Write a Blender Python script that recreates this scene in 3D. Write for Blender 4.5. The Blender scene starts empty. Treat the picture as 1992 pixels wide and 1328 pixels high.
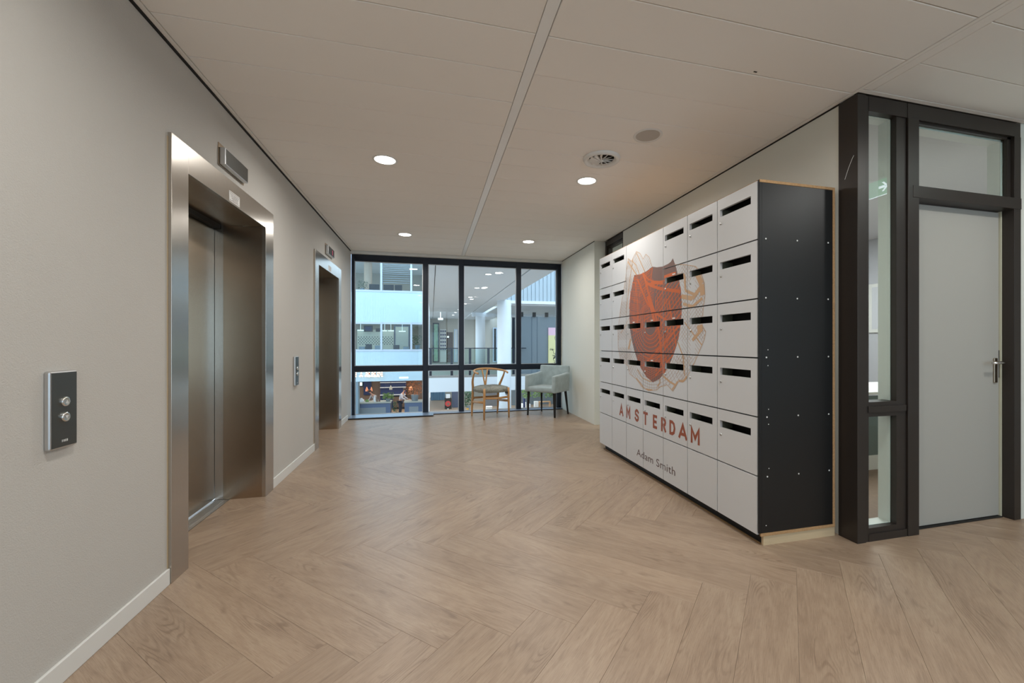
import bpy, bmesh, math, random
from mathutils import Vector, Matrix, noise
random.seed(7)
R = math.radians
SC = bpy.context.scene
COL = SC.collection
# ------------------------------------------------------------------ camera
F_PX, CX, HY = 820.0, 1050.0, 667.0
YAW = math.atan((CX - 839.5) / F_PX)
cam = bpy.data.cameras.new('camera')
cam.sensor_width = 36.0
cam.lens = F_PX / 1992 * 36
cam.shift_x = -(CX - 996) / 1992
cam.shift_y = (HY - 664) / 1992
cam.clip_start = 0.02; cam.clip_end = 200
camo = bpy.data.objects.new('camera', cam); COL.objects.link(camo)
camo.location = (0, 0, 1.2); camo.rotation_euler = (R(90), 0, -YAW)
SC.camera = camo
# ------------------------------------------------------------------ world and exposure
W = bpy.data.worlds.new('world'); SC.world = W; W.use_nodes = True
bg = W.node_tree.nodes['Background']
bg.inputs[0].default_value = (0.72, 0.86, 1.0, 1); bg.inputs[1].default_value = 2.9
SC.view_settings.view_transform = 'Standard'; SC.view_settings.look = 'None'
SC.view_settings.gamma = 1; SC.view_settings.exposure = -0.14; SC.view_settings.use_curve_mapping = False
LAMP_W = 15.0

# ------------------------------------------------------------------ helpers
def S(r, g, b):
    f = lambda c: (c / 255 / 12.92) if c / 255 <= 0.04045 else ((c / 255 + 0.055) / 1.055) ** 2.4
    return (f(r), f(g), f(b), 1)
def mat(name, col, rough=0.5, metal=0.0, emit=None, es=0.0, noise_amt=0.0, noise_scale=8.0, bump=0.0, bump_scale=100.0, stretch=None, spec=None, aniso=0.0, coat=0.0, sheen=0.0):
    m = bpy.data.materials.new(name); m.use_nodes = True
    nt = m.node_tree; p = nt.nodes['Principled BSDF']
    p.inputs['Base Color'].default_value = col
    p.inputs['Roughness'].default_value = rough
    p.inputs['Metallic'].default_value = metal
    if spec is not None: p.inputs['Specular IOR Level'].default_value = spec
    if aniso: p.inputs['Anisotropic'].default_value = aniso
    if coat: p.inputs['Coat Weight'].default_value = coat
    if sheen: p.inputs['Sheen Weight'].default_value = sheen
    if emit is not None:
        p.inputs['Emission Color'].default_value = emit; p.inputs['Emission Strength'].default_value = es
    if noise_amt or bump:
        tc = nt.nodes.new('ShaderNodeTexCoord'); mp = nt.nodes.new('ShaderNodeMapping')
        nt.links.new(tc.outputs['Object'], mp.inputs[0])
        if stretch: mp.inputs['Scale'].default_value = stretch
    if noise_amt:
        n = nt.nodes.new('ShaderNodeTexNoise'); n.inputs['Scale'].default_value = noise_scale; n.inputs['Detail'].default_value = 5
        nt.links.new(mp.outputs[0], n.inputs['Vector'])
        mx = nt.nodes.new('ShaderNodeMix'); mx.data_type = 'RGBA'
        a = [max(0, c * (1 - noise_amt)) for c in col[:3]] + [1]; b = [min(1, c * (1 + noise_amt)) for c in col[:3]] + [1]
        mx.inputs[6].default_value = a; mx.inputs[7].default_value = b
        nt.links.new(n.outputs[0], mx.inputs[0]); nt.links.new(mx.outputs[2], p.inputs['Base Color'])
    if bump:
        n2 = nt.nodes.new('ShaderNodeTexNoise'); n2.inputs['Scale'].default_value = bump_scale; n2.inputs['Detail'].default_value = 3
        nt.links.new(mp.outputs[0], n2.inputs['Vector'])
        bp = nt.nodes.new('ShaderNodeBump'); bp.inputs['Strength'].default_value = bump; bp.inputs['Distance'].default_value = 0.002
        nt.links.new(n2.outputs[0], bp.inputs['Height']); nt.links.new(bp.outputs[0], p.inputs['Normal'])
    return m
def glass(name, tint=(0.93, 0.97, 0.98, 1), refl=1.0):
    m = bpy.data.materials.new(name); m.use_nodes = True; nt = m.node_tree; nt.nodes.clear()
    o = nt.nodes.new('ShaderNodeOutputMaterial'); t = nt.nodes.new('ShaderNodeBsdfTransparent'); g = nt.nodes.new('ShaderNodeBsdfGlossy')
    fr = nt.nodes.new('ShaderNodeFresnel'); fr.inputs[0].default_value = 1.45
    t.inputs[0].default_value = tint; g.inputs['Roughness'].default_value = 0.0; g.inputs[0].default_value = (refl, refl, refl, 1)
    mx = nt.nodes.new('ShaderNodeMixShader')
    ge = nt.nodes.new('ShaderNodeNewGeometry'); ml = nt.nodes.new('ShaderNodeMath'); ml.operation = 'MULTIPLY'; sb = nt.nodes.new('ShaderNodeMath'); sb.operation = 'SUBTRACT'; sb.inputs[0].default_value = 1.0
    nt.links.new(ge.outputs['Backfacing'], sb.inputs[1]); nt.links.new(fr.outputs[0], ml.inputs[0]); nt.links.new(sb.outputs[0], ml.inputs[1]); nt.links.new(ml.outputs[0], mx.inputs[0]); nt.links.new(t.outputs[0], mx.inputs[1]); nt.links.new(g.outputs[0], mx.inputs[2]); nt.links.new(mx.outputs[0], o.inputs[0])
    return m
def wloc(o):
    v = Vector((0, 0, 0))
    while o is not None: v += o.location; o = o.parent
    return v
class MB:
    def __init__(s): s.v = []; s.f = []
    def add(s, vs, fs):
        n = len(s.v); s.v += [tuple(v) for v in vs]; s.f += [tuple(i + n for i in f) for f in fs]; return s
    def box(s, x0, x1, y0, y1, z0, z1):
        return s.add([(x0, y0, z0), (x1, y0, z0), (x1, y1, z0), (x0, y1, z0), (x0, y0, z1), (x1, y0, z1), (x1, y1, z1), (x0, y1, z1)],
                     [(0, 3, 2, 1), (4, 5, 6, 7), (0, 1, 5, 4), (1, 2, 6, 5), (2, 3, 7, 6), (3, 0, 4, 7)])
    def cyl(s, c, r, h, ax='z', n=24, r2=None):
        r2 = r if r2 is None else r2; vs = []
        for k in range(2):
            for i in range(n):
                a = 2 * math.pi * i / n; rr = r if k == 0 else r2; p = (rr * math.cos(a), rr * math.sin(a), h * k)
                if ax == 'x': p = (p[2], p[0], p[1])
                elif ax == 'y': p = (p[1], p[2], p[0])
                vs.append((c[0] + p[0], c[1] + p[1], c[2] + p[2]))
        fs = [tuple(range(n - 1, -1, -1)), tuple(range(n, 2 * n))] + [(i, (i + 1) % n, n + (i + 1) % n, n + i) for i in range(n)]
        return s.add(vs, fs)
    def lathe(s, c, prof, n=32, ax='z'):
        vs = []; m = len(prof)
        for (r, z) in prof:
            for i in range(n):
                a = 2 * math.pi * i / n; p = (r * math.cos(a), r * math.sin(a), z)
                if ax == 'x': p = (p[2], p[0], p[1])
                vs.append((c[0] + p[0], c[1] + p[1], c[2] + p[2]))
        fs = [(j * n + i, j * n + (i + 1) % n, (j + 1) * n + (i + 1) % n, (j + 1) * n + i) for j in range(m - 1) for i in range(n)]
        return s.add(vs, fs)
    def tube(s, pts, rad, n=10, flat=1.0):
        pts = [Vector(p) for p in pts]; rad = rad if isinstance(rad, (list, tuple)) else [rad] * len(pts)
        vs = []; up = Vector((0.13, 0.21, 1)).normalized()
        for k, p in enumerate(pts):
            t = (pts[min(k + 1, len(pts) - 1)] - pts[max(k - 1, 0)]).normalized()
            a = t.cross(up)
            if a.length < 0.05: a = t.cross(Vector((1, 0, 0)))
            a.normalize(); b = t.cross(a).normalized()
            for i in range(n):
                an = 2 * math.pi * i / n; vs.append(p + a * math.cos(an) * rad[k] + b * math.sin(an) * rad[k] * flat)
        m = len(pts)
        fs = [(j * n + i, (j + 1) * n + i, (j + 1) * n + (i + 1) % n, j * n + (i + 1) % n) for j in range(m - 1) for i in range(n)]
        fs += [tuple(range(n)), tuple(range(m * n - 1, m * n - n - 1, -1))]
        return s.add(vs, fs)
    def build(s, name, m, parent=None, bev=0, smooth=False, local=False, seg=2, sub=0):
        me = bpy.data.meshes.new(name)
        off = Vector((0, 0, 0)) if (local or parent is None) else wloc(parent)
        me.from_pydata([tuple(Vector(v) - off) for v in s.v], [], s.f); me.update()
        me.materials.append(m)
        if smooth:
            me.polygons.foreach_set('use_smooth', [True] * len(me.polygons))
        o = bpy.data.objects.new(name, me); COL.objects.link(o)
        if parent is not None: o.parent = parent
        if bev:
            b = o.modifiers.new('bevel', 'BEVEL'); b.width = bev; b.segments = seg; b.limit_method = 'ANGLE'; b.angle_limit = R(40)
        if sub:
            q = o.modifiers.new('sub', 'SUBSURF'); q.levels = sub; q.render_levels = sub
        return o
def box(name, m, b, parent=None, bev=0, **k): return MB().box(*b).build(name, m, parent, bev, **k)
def tag(o, label=None, cat=None, group=None, kind=None):
    if label: o['label'] = label
    if cat: o['category'] = cat
    if group: o['group'] = group
    if kind: o['kind'] = kind
    return o
def thing(name, loc, label, cat, group=None, rz=0.0):
    o = bpy.data.objects.new(name, None); COL.objects.link(o); o.location = loc; o.rotation_euler = (0, 0, rz)
    o.empty_display_size = 0.1
    return tag(o, label, cat, group)
def struct(o): o['kind'] = 'structure'; return o
def sempty(name, loc=(0, 0, 0)):
    o = bpy.data.objects.new(name, None); COL.objects.link(o); o.location = loc; o['kind'] = 'structure'; return o
def copy_tree(o, parent=None, loc=None):
    c = o.copy(); COL.objects.link(c); c.parent = parent
    if loc is not None: c.location = loc
    for ch in [x for x in CH.get(o.name, [])]: copy_tree(ch, c)
    return c
CH = {}
def reindex():
    CH.clear()
    for o in COL.objects:
        if o.parent: CH.setdefault(o.parent.name, []).append(o)
def area(name, loc, size, power, col=(1, 1, 1), rot=(0, 0, 0), shape='DISK', sy=None, parent=None, spread=180):
    l = bpy.data.lights.new(name, 'AREA'); l.shape = shape; l.size = size; l.energy = power; l.color = col; l.spread = R(spread)
    if sy: l.shape = 'RECTANGLE'; l.size_y = sy
    o = bpy.data.objects.new(name, l); COL.objects.link(o); o.rotation_euler = rot
    if parent is not None: o.parent = parent; o.location = Vector(loc) - wloc(parent)
    else: o.location = loc
    return o
def at(u, v, Y):
    """point of the world on the plane y=Y that the measuring frame shows at u, v"""
    s, c = math.sin(YAW), math.cos(YAW); k = (u - CX) / F_PX
    dx, dy, dz = s + c * k, c - s * k, (HY - v) / F_PX
    t = Y / dy; return (dx * t, Y, 1.2 + dz * t)

# ------------------------------------------------------------------ materials
m_wall = mat('wall_paint', S(194, 190, 183), 0.85, bump=0.75, bump_scale=230, noise_amt=0.02, noise_scale=3)
m_wall2 = mat('wall_paint_cool', S(218, 218, 208), 0.85, bump=0.12, bump_scale=420)
m_base = mat('skirting_paint', S(222, 221, 216), 0.45)
m_ceil = mat('ceiling_panel', S(242, 238, 232), 0.75, noise_amt=0.03, noise_scale=1.2, bump=0.08, bump_scale=500)
m_band = mat('ceiling_band_metal', S(240, 241, 240), 0.28)
m_dark = mat('shadow_gap_black', S(22, 20, 18), 0.8)
m_slab = mat('concrete', S(120, 116, 110), 0.9)
m_steel = mat('brushed_steel', (0.54, 0.50, 0.45, 1), 0.24, 1.0, aniso=0.6, noise_amt=0.10, noise_scale=6, stretch=(60, 60, 0.6), bump=0.03, bump_scale=40)
m_steel2 = mat('brushed_steel_reflection_tint', (0.42, 0.335, 0.25, 1), 0.25, 1.0, aniso=0.6, noise_amt=0.12, noise_scale=6, stretch=(60, 60, 0.6))  # brown tint puts the wood floor's reflection into the colour; plates share it
m_alu = mat('aluminium', (0.62, 0.62, 0.62, 1), 0.35, 1.0)
m_chrome = mat('chrome', (0.75, 0.74, 0.72, 1), 0.18, 1.0)
m_plate = mat('dark_faceplate', (0.13, 0.135, 0.13, 1), 0.35, 0.9)
m_frameB = mat('blue_black_frame', S(20, 28, 42), 0.35, 0.2)
m_frameD = mat('dark_brown_frame', S(52, 46, 42), 0.42, 0.25, noise_amt=0.08, noise_scale=5)
m_black = mat('black_laminate', S(15, 14, 13), 0.42, noise_amt=0.35, noise_scale=2.5)
m_blackM = mat('matt_black', S(18, 17, 16), 0.6)
m_white = mat('white_paint', S(225, 224, 220), 0.5)
m_leaf = mat('door_leaf_paint', S(170, 167, 159), 0.5)
m_mail = mat('mailbox_laminate', S(206, 206, 206), 0.38, noise_amt=0.015, noise_scale=3)
m_inner = mat('mailbox_inside', S(96, 98, 84), 0.7)
m_chip = mat('chipboard', S(176, 138, 96), 0.8, noise_amt=0.45, noise_scale=160)
m_ply = mat('light_plinth_wood', S(198, 176, 142), 0.6, noise_amt=0.08, noise_scale=8, stretch=(1, 1, 12))
m_plbr = mat('brown_plinth_strip', S(110, 84, 52), 0.5)
m_orange = mat('print_orange', S(204, 100, 42), 0.5)
m_mauve = mat('print_mauve', S(122, 92, 82), 0.5)
m_tan = mat('print_tan', S(198, 160, 122), 0.5)
m_tan2 = mat('print_tan_line', S(176, 146, 122), 0.5)
m_rust = mat('print_rust', S(150, 76, 46), 0.5)
m_ink = mat('print_ink', S(86, 60, 56), 0.5)
m_glass = glass('window_glass', (0.90, 0.96, 0.98, 1), 0.9)
m_glassO = glass('partition_glass', (0.90, 0.94, 0.92, 1), 0.9)
m_glassG = glass('railing_glass', (0.84, 0.93, 0.91, 1), 0.6)
m_lamp = mat('lamp_glow', (1, 1, 1, 1), 0.5, emit=(1, 0.97, 0.92, 1), es=14)
m_oak = mat('chair_oak', S(196, 148, 96), 0.45, noise_amt=0.12, noise_scale=20, stretch=(6, 6, 1))
m_velvet = mat('grey_green_velvet', S(162, 177, 178), 0.85, noise_amt=0.30, noise_scale=13, bump=0.5, bump_scale=120, sheen=0.6)

def oak_floor():
    m = bpy.data.materials.new('oak_floor'); m.use_nodes = True; nt = m.node_tree; N = nt.nodes.new; L = nt.links.new
    p = nt.nodes['Principled BSDF']; tc = N('ShaderNodeTexCoord'); oi = N('ShaderNodeObjectInfo')
    mul = N('ShaderNodeMath'); mul.operation = 'MULTIPLY'; mul.inputs[1].default_value = 57.3; L(oi.outputs['Random'], mul.inputs[0])
    add = N('ShaderNodeVectorMath'); add.operation = 'ADD'; L(tc.outputs['Object'], add.inputs[0])
    cb = N('ShaderNodeCombineXYZ'); L(mul.outputs[0], cb.inputs[0]); L(mul.outputs[0], cb.inputs[1]); L(cb.outputs[0], add.inputs[1])
    def nz(scale, sc, det=6, dist=0.0, rough=0.6):
        mp = N('ShaderNodeMapping'); mp.inputs['Scale'].default_value = sc; L(add.outputs[0], mp.inputs[0])
        n = N('ShaderNodeTexNoise'); n.inputs['Scale'].default_value = scale; n.inputs['Detail'].default_value = det
        n.inputs['Distortion'].default_value = dist; n.inputs['Roughness'].default_value = rough; L(mp.outputs[0], n.inputs['Vector']); return n
    fine = nz(11, (0.8, 30, 1), 9, 0.25, 0.78)
    broad = nz(2.2, (0.6, 3.2, 1), 3, 0.3)
    # cathedral figure: contour bands of a stretched noise
    fig = nz(1.7, (0.75, 4.2, 1), 1, 0.15)
    m1 = N('ShaderNodeMath'); m1.operation = 'MULTIPLY'; m1.inputs[1].default_value = 60; L(fig.outputs[0], m1.inputs[0])
    m2 = N('ShaderNodeMath'); m2.operation = 'SINE'; L(m1.outputs[0], m2.inputs[0])
    kn = nz(3.6, (1.3, 4.2, 1), 2, 0.3)
    kr = N('ShaderNodeMapRange'); kr.inputs[1].default_value = 0.62; kr.inputs[2].default_value = 0.76; kr.inputs[3].default_value = 0; kr.inputs[4].default_value = 0.55; L(kn.outputs[0], kr.inputs[0])
    c1 = N('ShaderNodeValToRGB'); e = c1.color_ramp.elements
    e[0].position = 0.22; e[0].color = S(126, 103, 82); e[1].position = 0.84; e[1].color = S(186, 165, 138)
    x = e.new(0.5); x.color = S(162, 137, 113)
    ma = N('ShaderNodeMath'); ma.operation = 'MULTIPLY_ADD'; ma.inputs[1].default_value = 0.035; L(m2.outputs[0], ma.inputs[0])
    cp = N('ShaderNodeMath'); cp.operation = 'MULTIPLY_ADD'; cp.inputs[1].default_value = 0.36; cp.inputs[2].default_value = 0.32; L(broad.outputs[0], cp.inputs[0]); L(cp.outputs[0], ma.inputs[2])
    mb = N('ShaderNodeMath'); mb.operation = 'MULTIPLY_ADD';  mb.inputs[1].default_value = 0.8; L(fine.outputs[0], mb.inputs[0]); 
    sb = N('ShaderNodeMath'); sb.operation = 'SUBTRACT'; sb.inputs[1].default_value = 0.40; L(ma.outputs[0], sb.inputs[0]); L(sb.outputs[0], mb.inputs[2])
    L(mb.outputs[0], c1.inputs[0])
    dk = N('ShaderNodeMix'); dk.data_type = 'RGBA'; L(kr.outputs[0], dk.inputs[0]); L(c1.outputs[0], dk.inputs[6]); dk.inputs[7].default_value = S(112, 90, 74)
    po = nz(26, (0.55, 22, 1), 3, 0.1, 0.6); pr_ = N('ShaderNodeMapRange'); pr_.inputs[1].default_value = 0.56; pr_.inputs[2].default_value = 0.70; pr_.inputs[3].default_value = 0; pr_.inputs[4].default_value = 0.65; L(po.outputs[0], pr_.inputs[0])
    dk2 = N('ShaderNodeMix'); dk2.data_type = 'RGBA'; L(pr_.outputs[0], dk2.inputs[0]); L(dk.outputs[2], dk2.inputs[6]); dk2.inputs[7].default_value = S(112, 88, 68)
    cg = nz(1.5, (0.7, 4.5, 1), 1, 0.1); c2_ = N('ShaderNodeMath'); c2_.operation = 'MULTIPLY'; c2_.inputs[1].default_value = 210; L(cg.outputs[0], c2_.inputs[0]); c3_ = N('ShaderNodeMath'); c3_.operation = 'SINE'; L(c2_.outputs[0], c3_.inputs[0])
    ck = nz(1.8, (1.2, 2.6, 1), 2, 0.2); ckr = N('ShaderNodeMapRange'); ckr.inputs[1].default_value = 0.54; ckr.inputs[2].default_value = 0.66; ckr.inputs[4].default_value = 0.45; L(ck.outputs[0], ckr.inputs[0])
    c4_ = N('ShaderNodeMapRange'); c4_.inputs[1].default_value = 0.1; c4_.inputs[2].default_value = 0.9; L(c3_.outputs[0], c4_.inputs[0]); c5_ = N('ShaderNodeMath'); c5_.operation = 'MULTIPLY'; L(c4_.outputs[0], c5_.inputs[0]); L(ckr.outputs[0], c5_.inputs[1])
    dk3 = N('ShaderNodeMix'); dk3.data_type = 'RGBA'; L(c5_.outputs[0], dk3.inputs[0]); L(dk2.outputs[2], dk3.inputs[6]); dk3.inputs[7].default_value = S(108, 84, 64)
    hs = N('ShaderNodeHueSaturation'); vr = N('ShaderNodeMapRange'); vr.inputs[3].default_value = 0.94; vr.inputs[4].default_value = 1.05
    L(oi.outputs['Random'], vr.inputs[0]); L(vr.outputs[0], hs.inputs['Value']); hs.inputs['Saturation'].default_value = 0.92; L(dk3.outputs[2], hs.inputs['Color']); L(hs.outputs[0], p.inputs['Base Color'])
    p.inputs['Roughness'].default_value = 0.36; p.inputs['Specular IOR Level'].default_value = 0.5
    bp = N('ShaderNodeBump'); bp.inputs['Strength'].default_value = 0.25; bp.inputs['Distance'].default_value = 0.001; L(mb.outputs[0], bp.inputs['Height']); L(bp.outputs[0], p.inputs['Normal'])
    return m
m_floor = oak_floor()

# ------------------------------------------------------------------ room shell
H = 2.697
XL, XR, XP, YW, YP = -1.272, 2.315, 2.475, 7.42, 1.965
BX, BY = 6.2, -3.6
floor = struct(box('floor', m_slab, (-1.62, BX, BY, YW, -0.12, -0.006)))
ceiling = struct(box('ceiling', m_slab, (-1.62, BX, BY, YW + 0.2, H + 0.014, H + 0.12)))
# left wall with the two elevator openings
EL = [(2.492, 3.889), (5.177, 6.574)]
wl = MB(); y0 = BY
for a, b in EL:
    wl.box(XL - 0.2, XL, y0, a + 0.012, 0, 2.712); wl.box(XL - 0.2, XL, a + 0.012, b - 0.012, 2.24, 2.712); y0 = b - 0.012
wl.box(XL - 0.2, XL, y0, YW, 0, 2.712)
struct(wl.build('wall_left', m_wall))
struct(MB().box(XL, XL + 0.012, BY, 2.490, 0, 0.08).build('baseboard_left', m_base, bev=0.003))
struct(MB().box(XL, XL + 0.012, 3.891, 5.175, 0, 0.08).build('baseboard_left', m_base, bev=0.003))
struct(MB().box(XL, XL + 0.012, 6.576, 7.10, 0, 0.08).build('baseboard_left', m_base, bev=0.003))
struct(MB().box(XR, XR + 0.5, 5.79, YW, 0, 2.712).build('wall_right', m_wall2))
struct(MB().box(XP, XP + 0.12, 2.085, 5.17, 0, 2.712).build('wall_right', m_wall2))
struct(MB().box(XP - 0.009, XP, 4.6, 5.17, 0, 0.05).box(XR + 0.155, XP, 5.18, 5.79, 0, 0.05).build('baseboard_right', m_base))
struct(MB().box(3.892, BX, YP + 0.005, YP + 0.12, 0, 2.712).build('wall_right', m_wall2))
struct(MB().box(BX, BX + 0.12, BY, 6.0, 0, 2.712).build('wall_right', m_wall))
struct(MB().box(-1.6, -0.6, BY - 0.12, BY, 0, 2.712).box(5.4, BX, BY - 0.12, BY, 0, 2.712).box(-0.6, 5.4, BY - 0.12, BY, 0, 0.25).box(-0.6, 5.4, BY - 0.12, BY, 2.55, 2.712).build('wall_back', m_wall))
wb_ = sempty('window_9', (2.4, BY, 0))  # added window behind the camera, unseen, to let in fill daylight
for i in range(6): MB().box(-0.6 + i * 1.2, -0.54 + i * 1.2, BY - 0.1, BY - 0.02, 0.25, 2.55).build('mullion', m_frameB, wb_)
MB().box(-0.6, 5.4, BY - 0.07, BY - 0.064, 0.25, 2.55).build('pane', m_glass, wb_)
struct(MB().box(XL, XR, YW - 0.06, YW + 0.14, 2.652, 2.712).build('trim_1', m_base))
# shadow gaps and edge trims
struct(MB().box(XL, XL + 0.010, BY, YW - 0.06, H - 0.012, H + 0.001).box(XR - 0.006, XR, 5.79, YW - 0.06, H - 0.009, H + 0.001)
       .box(XP - 0.007, XP, 2.085, 5.17, H - 0.009, H + 0.001).build('trim_2', m_dark))
# ------------------------------------------------------------------ herringbone planks
PW = 0.2032; NPL = 6; q2 = math.sqrt(.5)
e1 = Vector((q2, -q2)); e2 = Vector((q2, q2)); O0 = Vector((0.024, 1.702)) - e1 * (NPL * PW)
def clip_poly(poly, x0, x1, y0, y1):
    def cut(P, f, inter):
        out = []
        for i in range(len(P)):
            a, b = P[i - 1], P[i]; fa, fb = f(a), f(b)
            if (fa >= 0) != (fb >= 0):
                t = fa / (fa - fb); out.append((a[0] + (b[0] - a[0]) * t, a[1] + (b[1] - a[1]) * t))
            if fb >= 0: out.append(b)
        return out
    for f in (lambda p: p[0] - x0, lambda p: x1 - p[0], lambda p: p[1] - y0, lambda p: y1 - p[1]):
        poly = cut(poly, f, None)
        if len(poly) < 3: return []
    return poly
def parea(P): return 0.5 * abs(sum(P[i - 1][0] * P[i][1] - P[i][0] * P[i - 1][1] for i in range(len(P))))
g = 0.0003; c = 0.0006
def plank_mesh(poly_local, name='plank'):
    me = bpy.data.meshes.new(name); n = len(poly_local)
    cen = Vector((sum(p[0] for p in poly_local) / n, sum(p[1] for p in poly_local) / n))
    vs = [(p[0], p[1], -0.006) for p in poly_local] + [(p[0], p[1], -c) for p in poly_local]
    for p in poly_local:
        d = Vector(p) - cen; d = Vector((math.copysign(min(abs(d.x), c), d.x), math.copysign(min(abs(d.y), c), d.y)))
        vs.append((p[0] - d.x, p[1] - d.y, 0))
    fs = [tuple(range(2 * n, 3 * n))]
    for k in (0, 1): fs += [(k * n + i, k * n + (i + 1) % n, (k + 1) * n + (i + 1) % n, (k + 1) * n + i) for i in range(n)]
    me.from_pydata(vs, [], fs); me.materials.append(m_floor); me.update(); return me
Lh, Wh = NPL * PW / 2 - g, PW / 2 - g
full = plank_mesh([(-Lh, -Wh), (Lh, -Wh), (Lh, Wh), (-Lh, Wh)])
cands = []
for i in range(-60, 60):
    for j in range(-12, 12):
        o = O0 + (e1 * (i + NPL * j) + e2 * (i - NPL * j)) * PW
        for kind in (0, 1):
            if kind == 0: cc = o + e1 * (NPL * PW / 2) + e2 * (PW / 2); ang = -math.pi / 4
            else: cc = o + e1 * ((NPL + .5) * PW) + e2 * ((1 - NPL / 2) * PW); ang = math.pi / 4
            if -2.2 < cc.x < 6.8 and 0.2 < cc.y < 8.2: cands.append((cc, ang))
for cc, ang in cands:
    ca, sa = math.cos(ang), math.sin(ang)
    P = [(cc.x + x * ca - y * sa, cc.y + x * sa + y * ca) for x, y in ((-Lh, -Wh), (Lh, -Wh), (Lh, Wh), (-Lh, Wh))]
    Q = clip_poly(P, -1.50, BX - 0.01, 0.3, YW - 0.09)
    if len(Q) < 3 or parea(Q) < 0.004: continue
    if min(p[0] for p in Q) > 2.46 and cc.y > 2.3: continue
    if all(p[0] > 2.5 and p[1] > 2.1 for p in Q): continue
    if abs(parea(Q) - parea(P)) < 1e-5: me = full
    else: me = plank_mesh([((x - cc.x) * ca + (y - cc.y) * sa, -(x - cc.x) * sa + (y - cc.y) * ca) for x, y in Q])
    o = bpy.data.objects.new('plank', me); COL.objects.link(o); o.location = (cc.x, cc.y, 0); o.rotation_euler = (0, 0, ang); o.parent = floor
struct(MB().box(-1.5, BX, BY, 0.3, -0.006, 0).build('floor_behind', m_floor))
# ------------------------------------------------------------------ ceiling tiles
TP = 0.3023; TY0 = 2.286
def tile_mesh(w, d):
    me = bpy.data.meshes.new('ceiling_tile'); a, b, t, s_ = w / 2 - 0.0014, d / 2 - 0.0017, 0.013, 0.003
    vs = [(-a, -b, t), (a, -b, t), (a, b, t), (-a, b, t), (-a, -b, s_), (a, -b, s_), (a, b, s_), (-a, b, s_), (-a + s_, -b + s_, 0), (a - s_, -b + s_, 0), (a - s_, b - s_, 0), (-a + s_, b - s_, 0)]
    fs = [(8, 11, 10, 9)] + [(k * 4 + i, k * 4 + (i + 1) % 4, (k + 1) * 4 + (i + 1) % 4, (k + 1) * 4 + i) for k in (0, 1) for i in range(4)]
    me.from_pydata(vs, [], [tuple(reversed(f)) if len(f) == 4 and f != (8, 11, 10, 9) else f for f in fs]); me.materials.append(m_ceil); me.update(); return me
tm = {}
def tile(x0, x1, y0, y1):
    k = (round(x1 - x0, 3), round(y1 - y0, 3))
    if k not in tm: tm[k] = tile_mesh(*k)
    o = bpy.data.objects.new('ceiling_tile', tm[k]); COL.objects.link(o); o.location = ((x0 + x1) / 2, (y0 + y1) / 2, H + random.uniform(0, 0.0012)); o.parent = ceiling
    o.rotation_euler = (random.uniform(-.0012, .0012), 0, 0)
k = -19
while True:
    a = TY0 + TP * k; b = a + TP; k += 1
    if a > YW - 0.08: break
    a = max(a, BY); b = min(b, YW - 0.075)
    if b - a < 0.05: continue
    tile(-1.237, 0.492, a, b)
    tile(0.552, 2.440 if b < 5.95 else 2.290, a, b)
    if a < 1.90: b2 = min(b, 1.934); tile(2.532, 4.38, a, b2); tile(4.44, BX, a, b2)
struct(MB().box(0.492, 0.548, BY, YW - 0.07, H - 0.002, H + 0.013).build('trim_3', m_band))
struct(MB().box(2.466, 2.528, BY, 1.93, H - 0.001, H + 0.013).box(4.382, 4.438, BY, 1.93, H - 0.001, H + 0.013).build('trim_4', m_ceil))
struct(MB().box(XL + 0.010, -1.239, BY, YW - 0.07, H - 0.001, H + 0.013).box(2.442, XP - .006, 1.99, 5.79, H - 0.001, H + 0.013).box(2.292, XR - .006, 5.79, YW - .07, H - 0.001, H + 0.013)
       .box(2.442, 2.464, BY, 1.99, H - .001, H + .013).box(2.464, BX, 1.935, 1.963, H - 0.001, H + 0.013).build('trim_5', m_ceil))

# ------------------------------------------------------------------ downlights, speaker, vent
def downlight(x, y, z, label, group, power=LAMP_W, r=0.079, lightcol=(1, 0.98, 0.94)):
    t = thing('downlight', (x, y, z), label, 'ceiling light', group)
    MB().lathe((x, y, z), [(r + 0.020, 0), (r + 0.018, -0.004), (r + 0.004, -0.004), (r, 0.0), (r - 0.002, 0.012)], 40).build('trim_ring', m_white, t, smooth=True)
    MB().lathe((x, y, z), [(r, -0.001), (r * .75, -0.0035), (r * .4, -0.005), (0.001, -0.0055)], 40).build('diffuser', m_lamp, t, smooth=True)
    if power: area('lamp', (x, y, z - 0.012), 2 * r, power, lightcol, parent=t, spread=168)
    return t
DL = [(-0.369, 3.655, 'round recessed downlight left of the ceiling band, nearest to the camera'),
      (-0.355, 6.10, 'round recessed downlight left of the ceiling band, near the far window'),
      (1.39, 3.665, 'round recessed downlight right of the ceiling band, just beyond the air vent'),
      (1.388, 6.08, 'round recessed downlight right of the ceiling band, near the far window')]
for x, y, l in DL: downlight(x, y, H, l, 'recessed downlights in the lobby ceiling')
for x in (-0.369, 1.39):
    for y in (1.21, -1.23): downlight(x, y, H, 'round recessed downlight behind the viewpoint', 'recessed downlights in the lobby ceiling')
for x, y in ((3.45, 0.9), (3.45, -1.5)): downlight(x, y, H, 'round recessed downlight behind the viewpoint', 'recessed downlights in the lobby ceiling')
sp = thing('ceiling_speaker', (1.513, 2.755, H), 'round flat grey loudspeaker grille in the ceiling beside the vent', 'speaker')
MB().lathe((1.513, 2.755, H), [(0.104, 0), (0.101, -0.004), (0.088, -0.003), (0.084, 0)], 48).build('rim', m_white, sp, smooth=True)
m_grille = mat('speaker_mesh', S(186, 180, 172), 0.7, 0.0, bump=0.2, bump_scale=900)
MB().cyl((1.513, 2.755, H - 0.002), 0.084, 0.004, n=48).build('grille', m_grille, sp)
vx, vy = 1.337, 3.19
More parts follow.
